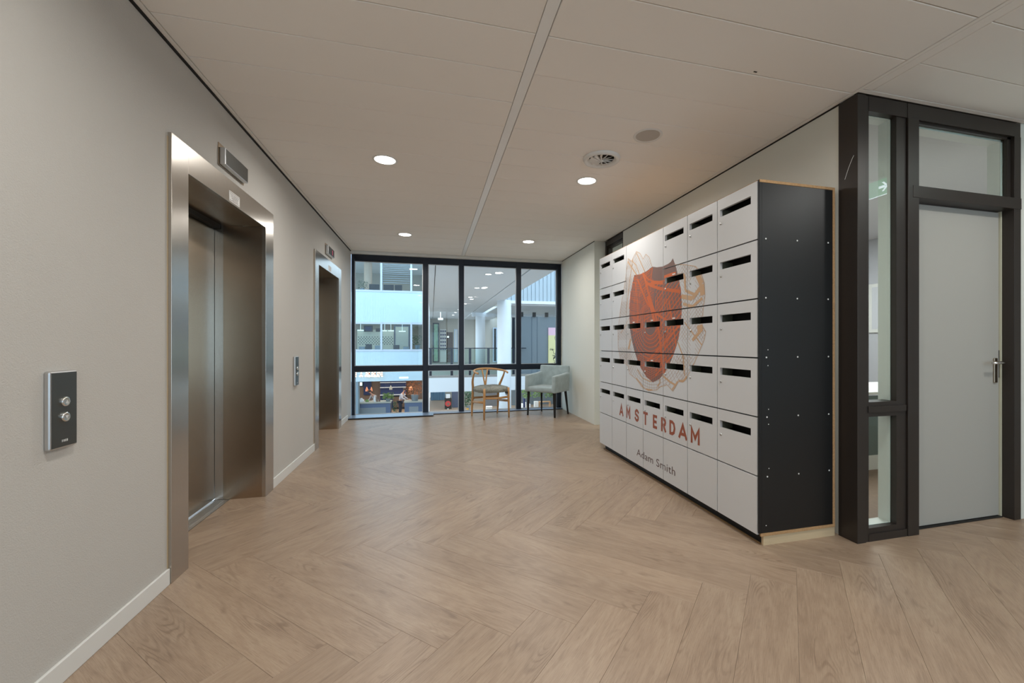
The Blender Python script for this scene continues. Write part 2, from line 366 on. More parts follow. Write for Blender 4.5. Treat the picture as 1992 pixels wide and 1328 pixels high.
vt = thing('ceiling_vent', (vx, vy, H), 'round white swirl air diffuser in the ceiling', 'air vent')
MB().lathe((vx, vy, H), [(0.150, 0), (0.150, -0.004), (0.142, -0.022), (0.124, -0.024), (0.112, -0.014), (0.104, -0.004), (0.100, -0.001)], 56).build('collar', m_white, vt, smooth=True)
MB().cyl((vx, vy, H - 0.002), 0.101, 0.0015, n=40).build('backing', m_blackM, vt)
MB().lathe((vx, vy, H), [(0.001, -0.026), (0.014, -0.024), (0.018, -0.016), (0.018, -0.001)], 20).build('hub', m_white, vt, smooth=True)
for i in range(12):
    a = i * math.pi / 6; b = a + 0.24; mbv = MB()
    p = [(0.016 * math.cos(a), 0.016 * math.sin(a), -0.022), (0.100 * math.cos(a), 0.100 * math.sin(a), -0.020), (0.100 * math.cos(b), 0.100 * math.sin(b), -0.004), (0.016 * math.cos(b), 0.016 * math.sin(b), -0.004)]
    p = [(vx + q[0], vy + q[1], H + q[2]) for q in p]
    mbv.add(p + [(q[0], q[1], q[2] + 0.0015) for q in p], [(0, 1, 2, 3), (7, 6, 5, 4), (0, 4, 5, 1), (1, 5, 6, 2), (2, 6, 7, 3), (3, 7, 4, 0)]).build('blade', m_white, vt)
mk = MB().box(1.722, 1.742, 1.955, 1.962, H - 0.0015, H).build('ceiling_hook', m_dark); tag(mk, 'tiny dark metal clip on the ceiling panel above the mailboxes', 'clip')

# ------------------------------------------------------------------ elevators
def elevator(y0, label, first):
    y1 = y0 + 1.397; oa, ob = y0 + 0.151, y1 - 0.166; X1 = -1.255; zt, zo = 2.251, 2.102; XD = -1.600
    t = thing('elevator', (X1, (y0 + y1) / 2, 0), label, 'elevator', 'elevators in the left wall')
    MB().box(XL - 0.01, X1, y0, oa, 0, zt).build('jamb', m_steel, t, bev=0.0015)
    MB().box(XL - 0.01, X1, ob + 0.0015, y1, 0, zt).build('jamb', m_steel, t, bev=0.0015)
    MB().box(XL - 0.01, X1 - 0.0005, oa + 0.001, ob, zo, zt).build('lintel', m_steel, t, bev=0.001)
    box('edge_packing', m_ply, (XL - 0.03, XL + 0.001, y0 - 0.007, y0 + 0.0, 0.0, zt - 0.02), t)
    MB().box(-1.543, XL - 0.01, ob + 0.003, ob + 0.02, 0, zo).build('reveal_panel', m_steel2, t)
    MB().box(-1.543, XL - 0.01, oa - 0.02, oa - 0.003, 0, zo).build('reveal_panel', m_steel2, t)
    MB().box(XD, -1.545, ob + 0.006, ob + 0.03, 0, zo).build('door_post', m_steel, t); MB().box(XD, -1.545, oa - 0.03, oa - 0.006, 0, zo).build('door_post', m_steel, t)
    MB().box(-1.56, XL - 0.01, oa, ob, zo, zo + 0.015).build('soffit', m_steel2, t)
    MB().box(XD - 0.02, -1.562, oa, ob, zo - 0.03, zo + 0.02).build('header_track', m_blackM, t)
    ym = (oa + ob) / 2 + 0.05
    d1 = MB().box(XD - 0.03, XD, oa - 0.05, ym, 0.012, zo - 0.035).build('door_panel', m_steel, t, bev=0.001)
    d2 = MB().box(XD - 0.045, XD - 0.012, ym - 0.03, ob + 0.02, 0.012, zo - 0.035).build('door_panel', m_steel, t, bev=0.001)
    d2.location.x += 0.010
    box('shaft_backing', m_blackM, (XD - 0.07, XD - 0.05, oa - 0.05, ob + 0.03, 0, zo), t)
    s_ = MB().box(XD - 0.02, -1.502, oa + 0.001, ob - 0.001, -0.004, 0.0015)
    sill = s_.build('sill', m_alu, t)
    rg = MB()
    for k in range(6): rg.box(-1.590 + k * 0.0105, -1.584 + k * 0.0105, oa + 0.002, ob - 0.002, 0.0015, 0.0045)
    rg.build('sill_ridge', m_alu, t)
    if True:
        ya, yb, za, zb = y0 + 0.618, y0 + 0.768, 2.114, 2.180
        st = MB().box(X1 - 0.0004, X1 + 0.0006, ya, yb, za, zb).build('notice_sticker', m_white, t)
        st['label'] = 'small white notice sticker with grey print'
        pr = MB(); xx = X1 + 0.0007
        pr.add([(xx, ya + .004, zb - .006), (xx, yb - .004, zb - .006), (xx, yb - .004, zb - .009), (xx, ya + .004, zb - .009)], [(0, 1, 2, 3)])
        pr.add([(xx, ya + .004, za + .006), (xx, yb - .004, za + .006), (xx, yb - .004, za + .009), (xx, ya + .004, za + .009)], [(0, 1, 2, 3)])
        rr = random.Random(4)
        for r_ in range(4):
            y = ya + 0.012 + 0.010 * r_; z = zb - 0.016 - 0.0105 * r_
            while y < yb - 0.02 - .004 * r_:
                w = rr.uniform(0.004, 0.013); pr.add([(xx, y, z), (xx, y + w, z), (xx, y + w, z - .005), (xx, y, z - .005)], [(0, 1, 2, 3)]); y += w + 0.004
        pr.build('print', m_ink, st)
    return t
elevator(EL[0][0], 'nearer brushed steel elevator doorway with closed doors and a notice on its lintel', True)
elevator(EL[1][0], 'farther brushed steel elevator doorway beside the far window wall', False)
struct(MB().box(-1.75, -1.68, BY, YW, 0, 2.7).build('wall_shaft', m_dark))

def indicator(y0, lab, wh=1.0, red=False):
    t = thing('floor_indicator', (XL, y0 + 0.18, 2.30), lab, 'floor indicator', 'floor indicators above the elevators')
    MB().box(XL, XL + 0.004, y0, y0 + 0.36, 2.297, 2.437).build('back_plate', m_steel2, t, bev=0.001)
    MB().box(XL + 0.004, XL + 0.036, y0 + 0.012, y0 + 0.345, 2.306, 2.412).build('housing', m_alu, t, bev=0.004)
    d = MB().box(XL + 0.036, XL + 0.0372, y0 + 0.020, y0 + 0.338, 2.313, 2.405).build('display_glass', m_plate, t)
    if red:
        m_r = mat('display_red', S(120, 60, 80), 0.4, emit=S(190, 60, 90), es=0.5)
        MB().box(XL + 0.0372, XL + 0.0378, y0 + 0.22, y0 + 0.26, 2.33, 2.39).build('digit', m_r, d)
indicator(3.000, 'flat grey floor indicator box above the nearer elevator')
indicator(5.685, 'flat grey floor indicator box above the farther elevator, faint red digit', red=True)
m_arrow = mat('button_arrow', S(200, 200, 198), 0.5)
def call_panel(y0, y1, z0, z1, lab):
    yc = (y0 + y1) / 2; X0 = XL
    t = thing('call_panel', (XL, yc, z0), lab, 'button panel', 'elevator call panels')
    MB().box(X0, X0 + 0.020, y0, y1, z0, z1).build('housing', m_alu, t, bev=0.006)
    fp = MB().box(X0 + 0.020, X0 + 0.0212, y0 + 0.005, y1 - 0.005, z0 + 0.006, z1 - 0.006).build('faceplate', m_plate, t)
    zm = (z0 + z1) / 2 - 0.000; XX = X0 + 0.0212
    for s_, zz in ((1, zm + 0.027), (-1, zm - 0.027)):
        b = MB().lathe((XX, yc - 0.002, zz), [(0.0165, 0), (0.0165, 0.006), (0.0145, 0.008), (0.012, 0.0075), (0.001, 0.0075)], 28, ax='x').build('button', m_chrome, t, smooth=True)
        x2 = XX + 0.0080; a = 0.0075
        MB().add([(x2, yc - 0.002 - a, zz - s_ * a * .8), (x2, yc - 0.002 + a, zz - s_ * a * .8), (x2, yc - 0.002, zz + s_ * a)], [(0, 1, 2)]).build('arrow', m_arrow, b)
    lg = MB()
    for k, w in enumerate((0.003, 0.004, 0.004, 0.005)): lg.box(XX, XX + 0.0004, yc - 0.012 + k * 0.0065, yc - 0.012 + k * 0.0065 + w, z0 + 0.022, z0 + 0.030)
    lg.build('logo_mark', m_arrow, fp)
call_panel(1.797, 1.910, 0.832, 1.103, 'brushed metal elevator call panel with up and down buttons, nearest the camera')
call_panel(4.452, 4.560, 0.792, 1.072, 'brushed metal elevator call panel between the two elevators')

# ------------------------------------------------------------------ main window to the atrium (window_1)
w1 = sempty('window_1', (0.5, YW, 0))
D0, D1 = YW, YW + 0.10
for a, b in ((-1.265, -1.220), (-0.143, -0.055), (0.460, 0.546), (1.473, 1.560), (2.230, XR)):
    MB().box(a, b, D0, D1, 0.0, 2.652).build('mullion', m_frameB, w1, bev=0.004)
bays = [(-1.220, -0.143), (-0.055, 0.460), (0.546, 1.473), (1.560, 2.230)]
for a, b in bays:
    MB().box(a, b, D0 + .002, D1, 2.565, 2.652).box(a, b, D0 + 0.02, D1, 2.548, 2.565).build('head_rail', m_frameB, w1)
    MB().box(a, b, D0 + 0.002, D1, 0.742, 0.806).box(a, b, D0 + 0.025, D1, 0.728, 0.820).build('transom', m_frameB, w1)
    MB().box(a, b, D0 + 0.01, D1, 0.0, 0.020).build('sill_rail', m_alu, w1)
    for z0, z1 in ((0.020, 0.728), (0.820, 2.548)):
        MB().box(a, b, D0 + 0.055, D0 + 0.061, z0, z1).build('pane', m_glass, w1)
        e = 0.010
        MB().box(a, a + e, D0 + 0.044, D0 + 0.055, z0, z1).box(b - e, b, D0 + 0.044, D0 + 0.055, z0, z1).box(a + e, b - e, D0 + 0.044, D0 + 0.055, z0, z0 + e).box(a + e, b - e, D0 + 0.044, D0 + 0.055, z1 - e, z1).build('gasket', m_alu, w1)
m_ledge = mat('sill_ledge_metal', S(150, 165, 185), 0.3, 0.4)
struct(MB().box(XL, 0.03, 7.12, 7.42, 0.006, 0.022).box(0.03, 2.30, 7.31, 7.42, 0.004, 0.014).build('sill_ledge', m_ledge))
struct(MB().box(XL, 0.028, 7.112, 7.12, 0, 0.018).box(0.03, 2.30, 7.302, 7.31, 0, 0.012).build('trim_6', m_blackM))

# ------------------------------------------------------------------ right partition: side light (window_3), door_1, wall window (window_2)
w3 = sempty('window_3', (2.62, YP, 0))
MB().box(2.463, 2.530, YP, 2.088, 0, 2.690).build('corner_post', m_blackM, w3, bev=0.002).data.materials[0] = m_frameD
MB().box(2.530, 2.556, YP + 0.006, 2.06, 0, 2.690).build('post', m_frameD, w3)
MB().box(2.785, 2.862, YP + 0.012, 2.06, 0, 2.60).build('post', m_frameD, w3)
MB().box(2.862, 2.8635, YP + 0.02, 2.06, 0, 2.60).build('post_gap', m_blackM, w3)
MB().box(2.556, 2.862, YP + 0.004, 2.06, 2.600, 2.690).build('head_rail', m_frameD, w3)
MB().box(2.556, 2.785, YP + 0.010, 2.06, 0.753, 0.780).box(2.548, 2.85, YP, 2.06, 0.780, 0.818).box(2.556, 2.785, YP + 0.010, 2.06, 0.818, 0.842).build('mid_rail', m_frameD, w3)
MB().box(2.556, 2.862, YP + 0.004, 2.06, 0.0, 0.045).box(2.556, 2.785, YP + 0.012, 2.06, 0.045, 0.078).build('bottom_rail', m_frameD, w3)
MB().box(2.556, 2.785, 2.005, 2.011, 0.078, 0.753).build('pane', m_glassO, w3); MB().box(2.556, 2.785, 2.005, 2.011, 0.842, 2.60).build('pane', m_glassO, w3)
MB().box(2.545, 2.560, 2.012, 2.085, 0.06, 2.62).box(2.781, 2.87, 2.012, 2.085, 0.06, 2.62).box(2.56, 2.781, 2.012, 2.085, 2.598, 2.62).box(2.56, 2.781, 2.012, 2.085, 0.06, 0.08).build('inner_lining', m_white, w3)
scr = MB(); scr.tube([(2.4625, 1.988, 2.33), (2.4625, 2.000, 2.31), (2.4625, 2.022, 2.265), (2.4625, 2.045, 2.205)], 0.0012, 6); scr.build('scratch', m_white, w3)
d1 = sempty('door_1', (3.39, YP, 0))
MB().box(2.866, 2.957, YP, 2.06, 0, 2.60).build('frame_post', m_frameD, d1, bev=0.002)
MB().box(3.823, 3.888, YP, 2.06, 0, 2.60).build('frame_post', m_frameD, d1, bev=0.002)
MB().box(2.866, 3.888, YP + 0.003, 2.06, 2.600, 2.690).build('head_rail', m_frameD, d1)
MB().box(2.905, 3.888, YP - 0.003, 2.075, 2.108, 2.183).build('transom_rail', m_frameD, d1, bev=0.002)
MB().box(2.957, 3.823, 2.005, 2.011, 2.183, 2.60).build('pane', m_glassO, d1)
MB().box(2.957, 3.823, YP + 0.02, 2.005, 2.585, 2.60).box(3.79, 3.823, YP + 0.02, 2.005, 2.183, 2.60).box(2.957, 2.966, YP + .02, 2.005, 2.183, 2.6).build('glazing_bead', m_frameD, d1)
MB().box(2.957, 3.79, 2.012, 2.085, 2.575, 2.60).box(3.775, 3.823, 2.012, 2.085, 2.183, 2.60).build('inner_lining', m_white, d1)
MB().box(3.812, 3.824, 2.03, 2.075, 0, 2.108).box(2.957, 2.963, 2.03, 2.075, 0, 2.108).build('rebate', mat('rebate_paint', S(196, 194, 172), 0.5), d1)
leaf = MB().box(2.964, 3.809, 2.040, 2.080, 0.010, 2.102).build('leaf', m_leaf, d1, bev=0.001)
MB().box(3.8095, 3.8165, 2.0375, 2.045, 0.96, 1.15).build('lock_case', m_blackM, leaf)
MB().box(2.96, 3.815, 2.02, 2.09, 0.0, 0.006).build('threshold', m_blackM, d1)
hd = sempty('x'); bpy.data.objects.remove(hd)
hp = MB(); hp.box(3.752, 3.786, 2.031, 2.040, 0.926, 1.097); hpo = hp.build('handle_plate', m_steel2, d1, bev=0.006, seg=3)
MB().tube([(3.770, 2.038, 1.066), (3.770, 2.006, 1.066), (3.768, 1.992, 1.066), (3.755, 1.985, 1.066), (3.70, 1.984, 1.066), (3.655, 1.986, 1.065)], [.010, .010, .010, .0095, .009, .009], 14).build('door_handle', m_chrome, hpo, smooth=True)
w2 = sempty('window_2', (XP, 5.48, 0))
MB().box(XP + 0.01, XP + 0.11, 5.17, 5.215, 0, 2.69).box(XP + 0.01, XP + 0.11, 5.745, 5.79, 0, 2.69).box(XP + 0.01, XP + 0.11, 5.215, 5.745, 2.615, 2.69).box(XP + 0.01, XP + 0.11, 5.215, 5.745, 0, 0.08).build('frame', m_frameD, w2, bev=0.003)
MB().box(XP + 0.03, XP + 0.09, 5.215, 5.245, 0.08, 2.615).box(XP + 0.03, XP + 0.09, 5.715, 5.745, 0.08, 2.615).box(XP + 0.03, XP + 0.09, 5.245, 5.715, 2.585, 2.615).build('sash', m_frameD, w2)
MB().box(XP + 0.055, XP + 0.061, 5.245, 5.715, 0.08, 2.585).build('pane', m_glassO, w2)
# office behind the partition
struct(MB().box(2.6, BX, 2.09, 5.95, -0.004, 0.004).build('floor_office', mat('office_floor', S(128, 104, 84), 0.6, noise_amt=0.25, noise_scale=30)))
m_off = mat('office_wall', S(190, 190, 196), 0.8)
struct(MB().box(2.6, BX, 5.95, 6.05, 0, 2.71).build('wall_office', m_off))
struct(MB().box(BX - 0.02, BX, 2.1, 5.95, 0, 2.71).build('wall_office', m_off))
struct(MB().box(2.6, BX, 5.938, 5.95, 0, 0.08).box(BX - 0.032, BX - 0.02, 2.1, 5.94, 0, 0.08).build('baseboard_office', m_base))
struct(MB().box(2.6, BX, 2.09, 5.95, H, H + 0.012).build('ceiling_office', mat('office_ceiling', S(205, 203, 205), 0.8)))
area('office_lamp', (4.3, 3.9, H - 0.02), 1.2, 95, (0.97, 0.98, 1.0), shape='SQUARE')

# exit sign: hangs in the corridor right of the viewpoint, the narrow glass mirrors it
ex = thing('exit_sign', (3.80, 1.20, 2.64), 'green lit exit sign with white arrow, seen mirrored in the narrow glass', 'exit sign')
m_exg = mat('exit_green', S(40, 120, 90), 0.4, emit=S(60, 190, 140), es=3.2)
m_exw = mat('exit_white', S(240, 250, 250), 0.4, emit=S(225, 250, 250), es=1.3)
m_exb = mat('exit_bright', S(240, 250, 250), 0.4, emit=S(225, 245, 255), es=11)
MB().box(3.795, 3.815, 1.08, 1.31, 2.628, 2.645).build('rail', m_alu, ex)
MB().box(3.803, 3.807, 1.20, 1.21, 2.645, H).build('hanger', m_alu, ex)
MB().box(3.802, 3.808, 1.08, 1.265, 2.490, 2.628).build('sign_plate', m_exg, ex)
MB().box(3.802, 3.808, 1.266, 1.31, 2.490, 2.628).build('sign_end', m_exb, ex)
MB().box(3.800, 3.810, 1.08, 1.31, 2.486, 2.490).build('bottom_edge', m_exb, ex)
xx = 3.8015; ar = MB(); yb, zc = 1.24, 2.560
ar.add([(xx, yb - .075, zc + .010), (xx, yb - .02, zc + .010), (xx, yb - .02, zc - .010), (xx, yb - .075, zc - .010)], [(0, 1, 2, 3)])
ar.add([(xx, yb + .008, zc), (xx, yb - .030, zc + .040), (xx, yb - .048, zc + .040), (xx, yb - .014, zc)], [(0, 1, 2, 3)])
ar.add([(xx, yb + .008, zc), (xx, yb - .030, zc - .040), (xx, yb - .048, zc - .040), (xx, yb - .014, zc)], [(0, 3, 2, 1)])
ar.build('arrow', m_exb, ex)
# office furniture seen through the narrow glass
dk = thing('desk', (4.35, 3.4, 0), 'white office desk with grey front panel behind the narrow glass', 'desk')
MB().box(3.55, 5.2, 3.05, 3.85, 0.715, 0.74).build('tabletop', m_white, dk, bev=0.003)
m_gg = mat('grey_green_panel', S(96, 112, 110), 0.7)
MB().box(3.57, 5.18, 3.08, 3.10, 0.14, 0.70).build('modesty_panel', m_gg, dk); MB().box(3.57, 5.18, 3.075, 3.105, 0.0, 0.14).build('base_strip', m_white, dk)
for x in (3.58, 5.13):
    for y in (3.08, 3.78): MB().box(x, x + 0.04, y, y + 0.04, 0, 0.715).build('leg', m_white, dk)
fl = thing('low_shelf', (4.3, 5.6, 0), 'low grey green shelf unit along the office wall', 'shelf')
MB().box(3.4, 5.9, 5.55, 5.92, 0.10, 0.55).build('body', m_gg, fl)
MB().box(3.38, 5.92, 5.52, 5.93, 0.55, 0.575).build('top', m_white, fl)
MB().box(3.4, 5.9, 5.6, 5.9, 0.0, 0.10).build('plinth', m_blackM, fl)
oc = thing('office_chair', (4.35, 4.25, 0), 'dark grey office chair behind the white desk', 'chair')
m_dg = mat('dark_grey_fabric', S(52, 56, 60), 0.8)
MB().box(4.12, 4.58, 4.02, 4.48, 0.44, 0.50).build('seat', m_dg, oc, bev=0.02)
MB().box(4.13, 4.57, 4.46, 4.51, 0.56, 1.02).build('backrest', m_dg, oc, bev=0.02)
MB().cyl((4.35, 4.25, 0.08), 0.03, 0.36).build('column', m_blackM, oc)
for i in range(5):
    a = i * R(72); MB().tube([(4.35, 4.25, 0.10), (4.35 + .28 * math.cos(a), 4.25 + .28 * math.sin(a), 0.05)], [.025, .018], 8).cyl((4.35 + .28 * math.cos(a), 4.25 + .28 * math.sin(a) - .01, 0.028), 0.028, 0.02, 'y', 12).build('leg', m_blackM, oc)
pf = thing('picture_frame', (BX - 0.02, 4.4, 1.7), 'pale framed picture on the office wall', 'picture')
MB().box(BX - 0.045, BX - 0.022, 4.15, 4.75, 1.35, 2.05).build('frame', m_white, pf, bev=0.003)
MB().box(BX - 0.047, BX - 0.045, 4.20, 4.70, 1.40, 2.00).build('print', mat('pale_print', S(205, 206, 212), 0.6), pf)

# ------------------------------------------------------------------ mailbox cabinet
XF = 1.87; TH = 0.019
cols = [2.098, 2.4605, 2.804, 3.1475, 3.491, 3.8345, 4.178, 4.5215]     # y edges, right to left in the picture
zr = [2.165 - 0.351 * i for i in range(7)]
mc = thing('mailbox_cabinet', (2.15, 3.3, 0), 'tall white bank of mailboxes with orange city map shield and city lettering', 'mailboxes')
XB = 2.432
MB().box(XF + 0.30, XB, 2.10, 4.52, 0.06, 2.163).build('carcass', m_blackM, mc)
dv = MB()
for y in cols[1:-1]: dv.box(XF + TH + 0.004, XF + 0.30, y - 0.008, y + 0.008, 0.06, 2.16)
dv.box(XF + TH + .004, XF + 0.30, 4.500, 4.518, 0.06, 2.16).box(XF + TH + .004, XF + 0.30, 2.092, 2.11, 0.06, 2.16)
for z in zr: dv.box(XF + TH + 0.004, XF + 0.30, 2.11, 4.50, max(z - 0.009, 0.06), min(z + 0.009, 2.163))
dv.build('divider', m_blackM, mc)
MB().box(XF + .021, XB - .017, 2.086, 2.092, 0.076, 2.149).build('side_panel', m_black, mc, bev=0.0005)
MB().box(XF - 0.001, XF + .003, 2.086, 2.0925, 0.076, 2.163).build('edge_band', m_blackM, mc)
ce = MB().box(XF + .004, XB, 2.084, 2.092, 2.150, 2.166).box(XB - 0.016, XB, 2.084, 2.092, 0.075, 2.150).box(XF + .012, XB, 2.083, 2.092, 0.058, 0.075).box(XF + 0.004, XB, 2.092, 4.52, 2.1631, 2.166)
ce.build('chipboard_edge', m_chip, mc)
MB().box(XF + .004, XF + .020, 2.086, 2.092, 0.076, 2.149).build('side_edge', m_black, mc)
MB().box(1.905, 2.438, 2.090, 2.106, 0, 0.058).build('plinth_end', m_ply, mc)
MB().box(1.912, 1.928, 2.106, 4.45, 0, 0.058).build('plinth', m_blackM, mc)
MB().box(1.896, 1.904, 2.106, 4.46, 0, 0.010).build('floor_strip', m_plbr, mc)
scp = [(1.918, 1.818), (2.146, 1.82), (2.38, 1.821), (1.918, 1.468), (2.146, 1.469), (2.38, 1.471), (1.922, 1.115), (2.149, 1.116), (2.382, 1.116), (1.926, .761), (2.153, .762), (2.384, .76),
       (1.929, .408), (2.157, .408), (2.388, .411), (1.933, 1.160), (1.933, 1.066), (1.937, .807), (1.937, .718), (1.94, .456), (1.92, .119)]
for i, (x, z) in enumerate(scp):
    MB().cyl((x, 2.0845, z), 0.0048 if i < 15 else 0.0030, 0.0015, 'y', 12).build('screw', m_white, mc)
# ---- flat print: city map shield and lettering, in the plane of the doors: coordinates (y, z)
shield = [(3.704, 1.767), (3.667, 1.848), (3.56, 1.836), (3.484, 1.838), (3.40, 1.850), (3.328, 1.868), (3.245, 1.848), (3.154, 1.839), (3.069, 1.846), (3.030, 1.856), (3.001, 1.878), (2.961, 1.808), (2.918, 1.704), (2.889, 1.609), (2.877, 1.512), (2.878, 1.44), (2.886, 1.383),
          (2.897, 1.32), (2.924, 1.229), (2.968, 1.146), (3.033, 1.05), (3.116, .96), (3.205, .895), (3.317, .857), (3.427, .894), (3.53, .966), (3.603, 1.041), (3.666, 1.132), (3.717, 1.232), (3.752, 1.335), (3.766, 1.441), (3.763, 1.563), (3.741, 1.681)]
outer = [(3.621, 2.062), (3.55, 2.03), (3.49, 1.965), (3.44, 2.00), (3.38, 1.96), (3.33, 1.87), (3.20, 1.80), (3.02, 1.83), (2.85, 1.80), (2.70, 1.76), (2.636, 1.70), (2.600, 1.626), (2.592, 1.534), (2.612, 1.445), (2.624, 1.328), (2.584, 1.28), (2.60, 1.225), (2.72, 1.05), (2.819, .927), (2.86, .90), (2.92, .90),
         (3.001, .815), (3.09, .86), (3.15, .84), (3.189, .832), (3.25, .80), (3.388, .775), (3.52, .80), (3.62, .86), (3.76, .90), (3.80, .98), (3.967, 1.027), (4.02, 1.15), (4.029, 1.344), (3.99, 1.45), (3.967, 1.552), (3.88, 1.76), (3.827, 1.922), (3.793, 2.03), (3.72, 1.99)]
def inside(p, poly):
    x, y = p; r = False
    for i in range(len(poly)):
        (x1, y1), (x2, y2) = poly[i - 1], poly[i]
        if (y1 > y) != (y2 > y) and x < (x2 - x1) * (y - y1) / (y2 - y1) + x1: r = not r
    return r
layers = {'mauve': [], 'orange': [], 'tan': [], 'tanline': [], 'rust': [], 'ink': []}
def street(pts, w, lay, test, step=0.008):
    for (a, b) in zip(pts[:-1], pts[1:]):
        a, b = Vector(a), Vector(b); L_ = (b - a).length
        if L_ < 1e-5: continue
        n = max(1, int(L_ / step)); d = (b - a) / n; q = Vector((-d.y, d.x)).normalized() * w / 2; run = None
        for i in range(n + 1):
            ok = i < n and test(a + d * (i + .5))
            if ok and run is None: run = i
            if not ok and run is not None:
                p, r_ = a + d * run, a + d * i
                layers[lay].append([tuple(p + q), tuple(p - q), tuple(r_ - q), tuple(r_ + q)]); run = None
# shield body as horizontal strips
zz = sorted(set([p[1] for p in shield] + [0.857 + 0.0115 * i for i in range(90)]))
def spans(z):
    xs = []
    for i in range(len(shield)):
        (x1, y1), (x2, y2) = shield[i - 1], shield[i]
        if (y1 > z) != (y2 > z): xs.append((x2 - x1) * (z - y1) / (y2 - y1) + x1)
    return sorted(xs)
for za, zb in zip(zz[:-1], zz[1:]):
    e = 1e-5; sa, sb = spans(za + e), spans(zb - e)
    if len(sa) == len(sb):
        for i in range(0, len(sa), 2): layers['mauve'].append([(sa[i], za), (sa[i + 1], za), (sb[i + 1], zb), (sb[i], zb)])
rg = random.Random(11)
ins = lambda p: inside(p, shield) and not (p[0] < 3.32 and p[1] > 1.755 - 0.30 * (3.32 - p[0]) + (0 if p[0] > 3.1 else -.0) and p[1] > 1.715)
insA = lambda p: inside(p, shield)
outs = lambda p: inside(p, outer) and not inside(p, shield)
C0 = Vector((3.36, 1.36))
# canal belt: nested rings open to the top
for k in range(7):
    r = 0.10 + 0.036 * k; pts = []
    for i in range(19):
        a = R(190 + i * 160 / 18); pts.append(C0 + Vector((r * 1.05 * math.cos(a), r * math.sin(a) * 0.95)))
    pts = [pts[0] + Vector((0.02, 0.25))] + pts + [pts[-1] + Vector((0.0, 0.16))]
    street(pts, 0.0075, 'orange', ins)
for i in range(26):
    a = R(188 + i * 6.6); d = Vector((math.cos(a), math.sin(a)))
    street([C0 + d * 0.10, C0 + d * (0.34 if i % 2 else 0.42)], 0.004, 'orange', ins)
# west quarter: long parallel streets and short cross streets
for i in range(20):
    x = 3.80 - i * 0.0235; street([(x, 1.30), (x - 0.05, 1.62), (x - 0.10, 1.86)], 0.0055 if i % 4 else 0.011, 'orange', lambda p: ins(p) and p[1] > 1.33)
for i in range(38):
    z = 1.30 + i * 0.0165; x = 3.78 - rg.random() * 0.1
    street([(x, z), (x - 0.16, z - 0.03)], 0.0042, 'orange', lambda p: ins(p) and p[1] > 1.30 and p[0] > 3.36)
    x = 3.58 - rg.random() * 0.1
    street([(x, z), (x - 0.18, z + 0.045)], 0.0042, 'orange', lambda p: ins(p) and p[1] > 1.33 and p[0] > 3.24)
# east quarter: tilted grid
for i in range(22):
    b0 = -0.3 + i * 0.042
    street([(3.30, 1.20 + b0), (2.86, 1.20 + b0 + 0.30)], 0.006 if i % 3 else 0.012, 'orange', lambda p: ins(p) and p[0] < 3.27)
    if i % 2: street([(3.30 - i * 0.022, 1.74), (3.30 - i * 0.022 - 0.30 + 0.10, 1.0)], 0.0055, 'orange', lambda p: ins(p) and p[0] < 3.30 and p[1] < 1.64)
for i in range(60):
    x, z = rg.uniform(2.9, 3.28), rg.uniform(1.0, 1.66); street([(x, z), (x - 0.018, z - 0.05)], 0.004, 'orange', ins)
# southern tip
for i in range(16):
    z = 0.88 + i * 0.02; street([(3.60, z + 0.05), (3.36, z), (3.10, z + 0.10)], 0.0045, 'orange', lambda p: ins(p) and p[1] < 1.10)
for i in range(18):
    x = 3.62 - i * 0.032; street([(x, 1.12), (x - 0.03, 0.86)], 0.004, 'orange', lambda p: ins(p) and p[1] < 1.08)
# wide avenues, river bank, squares
for pts, w in (([(3.50, 1.84), (3.43, 1.74), (3.33, 1.70), (3.20, 1.66), (2.90, 1.60)], 0.026), ([(3.48, 1.83), (3.40, 1.66), (3.27, 1.44), (3.20, 1.25), (3.17, 1.05), (3.13, .94)], 0.026),
               ([(3.60, 1.80), (3.42, 1.56), (3.28, 1.46), (3.05, 1.37), (2.89, 1.33)], 0.020), ([(2.87, 1.36), (3.10, 1.22), (3.30, 1.10), (3.50, .99)], 0.018), ([(3.06, 1.54), (3.00, 1.34), (2.95, 1.16)], 0.016),
               ([(3.35, 1.72), (3.26, 1.72), (3.14, 1.70)], 0.030), ([(3.40, 1.62), (3.30, 1.46)], 0.06), ([(3.36, 1.55), (3.28, 1.36)], 0.04), ([(3.66, 1.83), (3.60, 1.60), (3.60, 1.35)], 0.012)):
    street(pts, w, 'orange', ins)
street([(3.48, 1.835), (3.40, 1.77), (3.30, 1.735), (3.20, 1.72), (3.06, 1.715), (2.93, 1.72)], 0.012, 'orange', insA)
street([(3.13, 1.745), (3.03, 1.750), (2.96, 1.75)], 0.03, 'orange', insA)
# outer map, thin tan lines
street(outer + [outer[0]], 0.005, 'tan', lambda p: not inside(p, shield))
for i in range(60):
    b0 = i * 0.033
    street([(4.10, 0.60 + b0), (3.62, 0.60 + b0 + 0.42)], 0.0026, 'tanline', lambda p: outs(p) and p[0] > 3.5)
    street([(3.70, 0.9 + b0 + .3), (4.1, 0.9 + b0 - .6)], 0.0022, 'tanline', lambda p: outs(p) and p[0] > 3.5 and int(p[1] * 13) % 3 != 0)
    street([(3.70, 1.35 + b0), (3.30, 1.35 + b0 + 0.30)], 0.0022, 'tanline', lambda p: outs(p) and p[1] > 1.86)
    street([(2.95, .66 + b0), (2.55, .66 + b0 + .34)], 0.0026, 'tanline', lambda p: outs(p) and p[0] < 3.0 and int(p[1] * 9) % 4 != 2)
    street([(2.95, .60 + b0), (2.55, .60 + b0 - .38)], 0.0026, 'tanline', lambda p: outs(p) and p[0] < 3.05 and int(p[0] * 17) % 3 != 1)
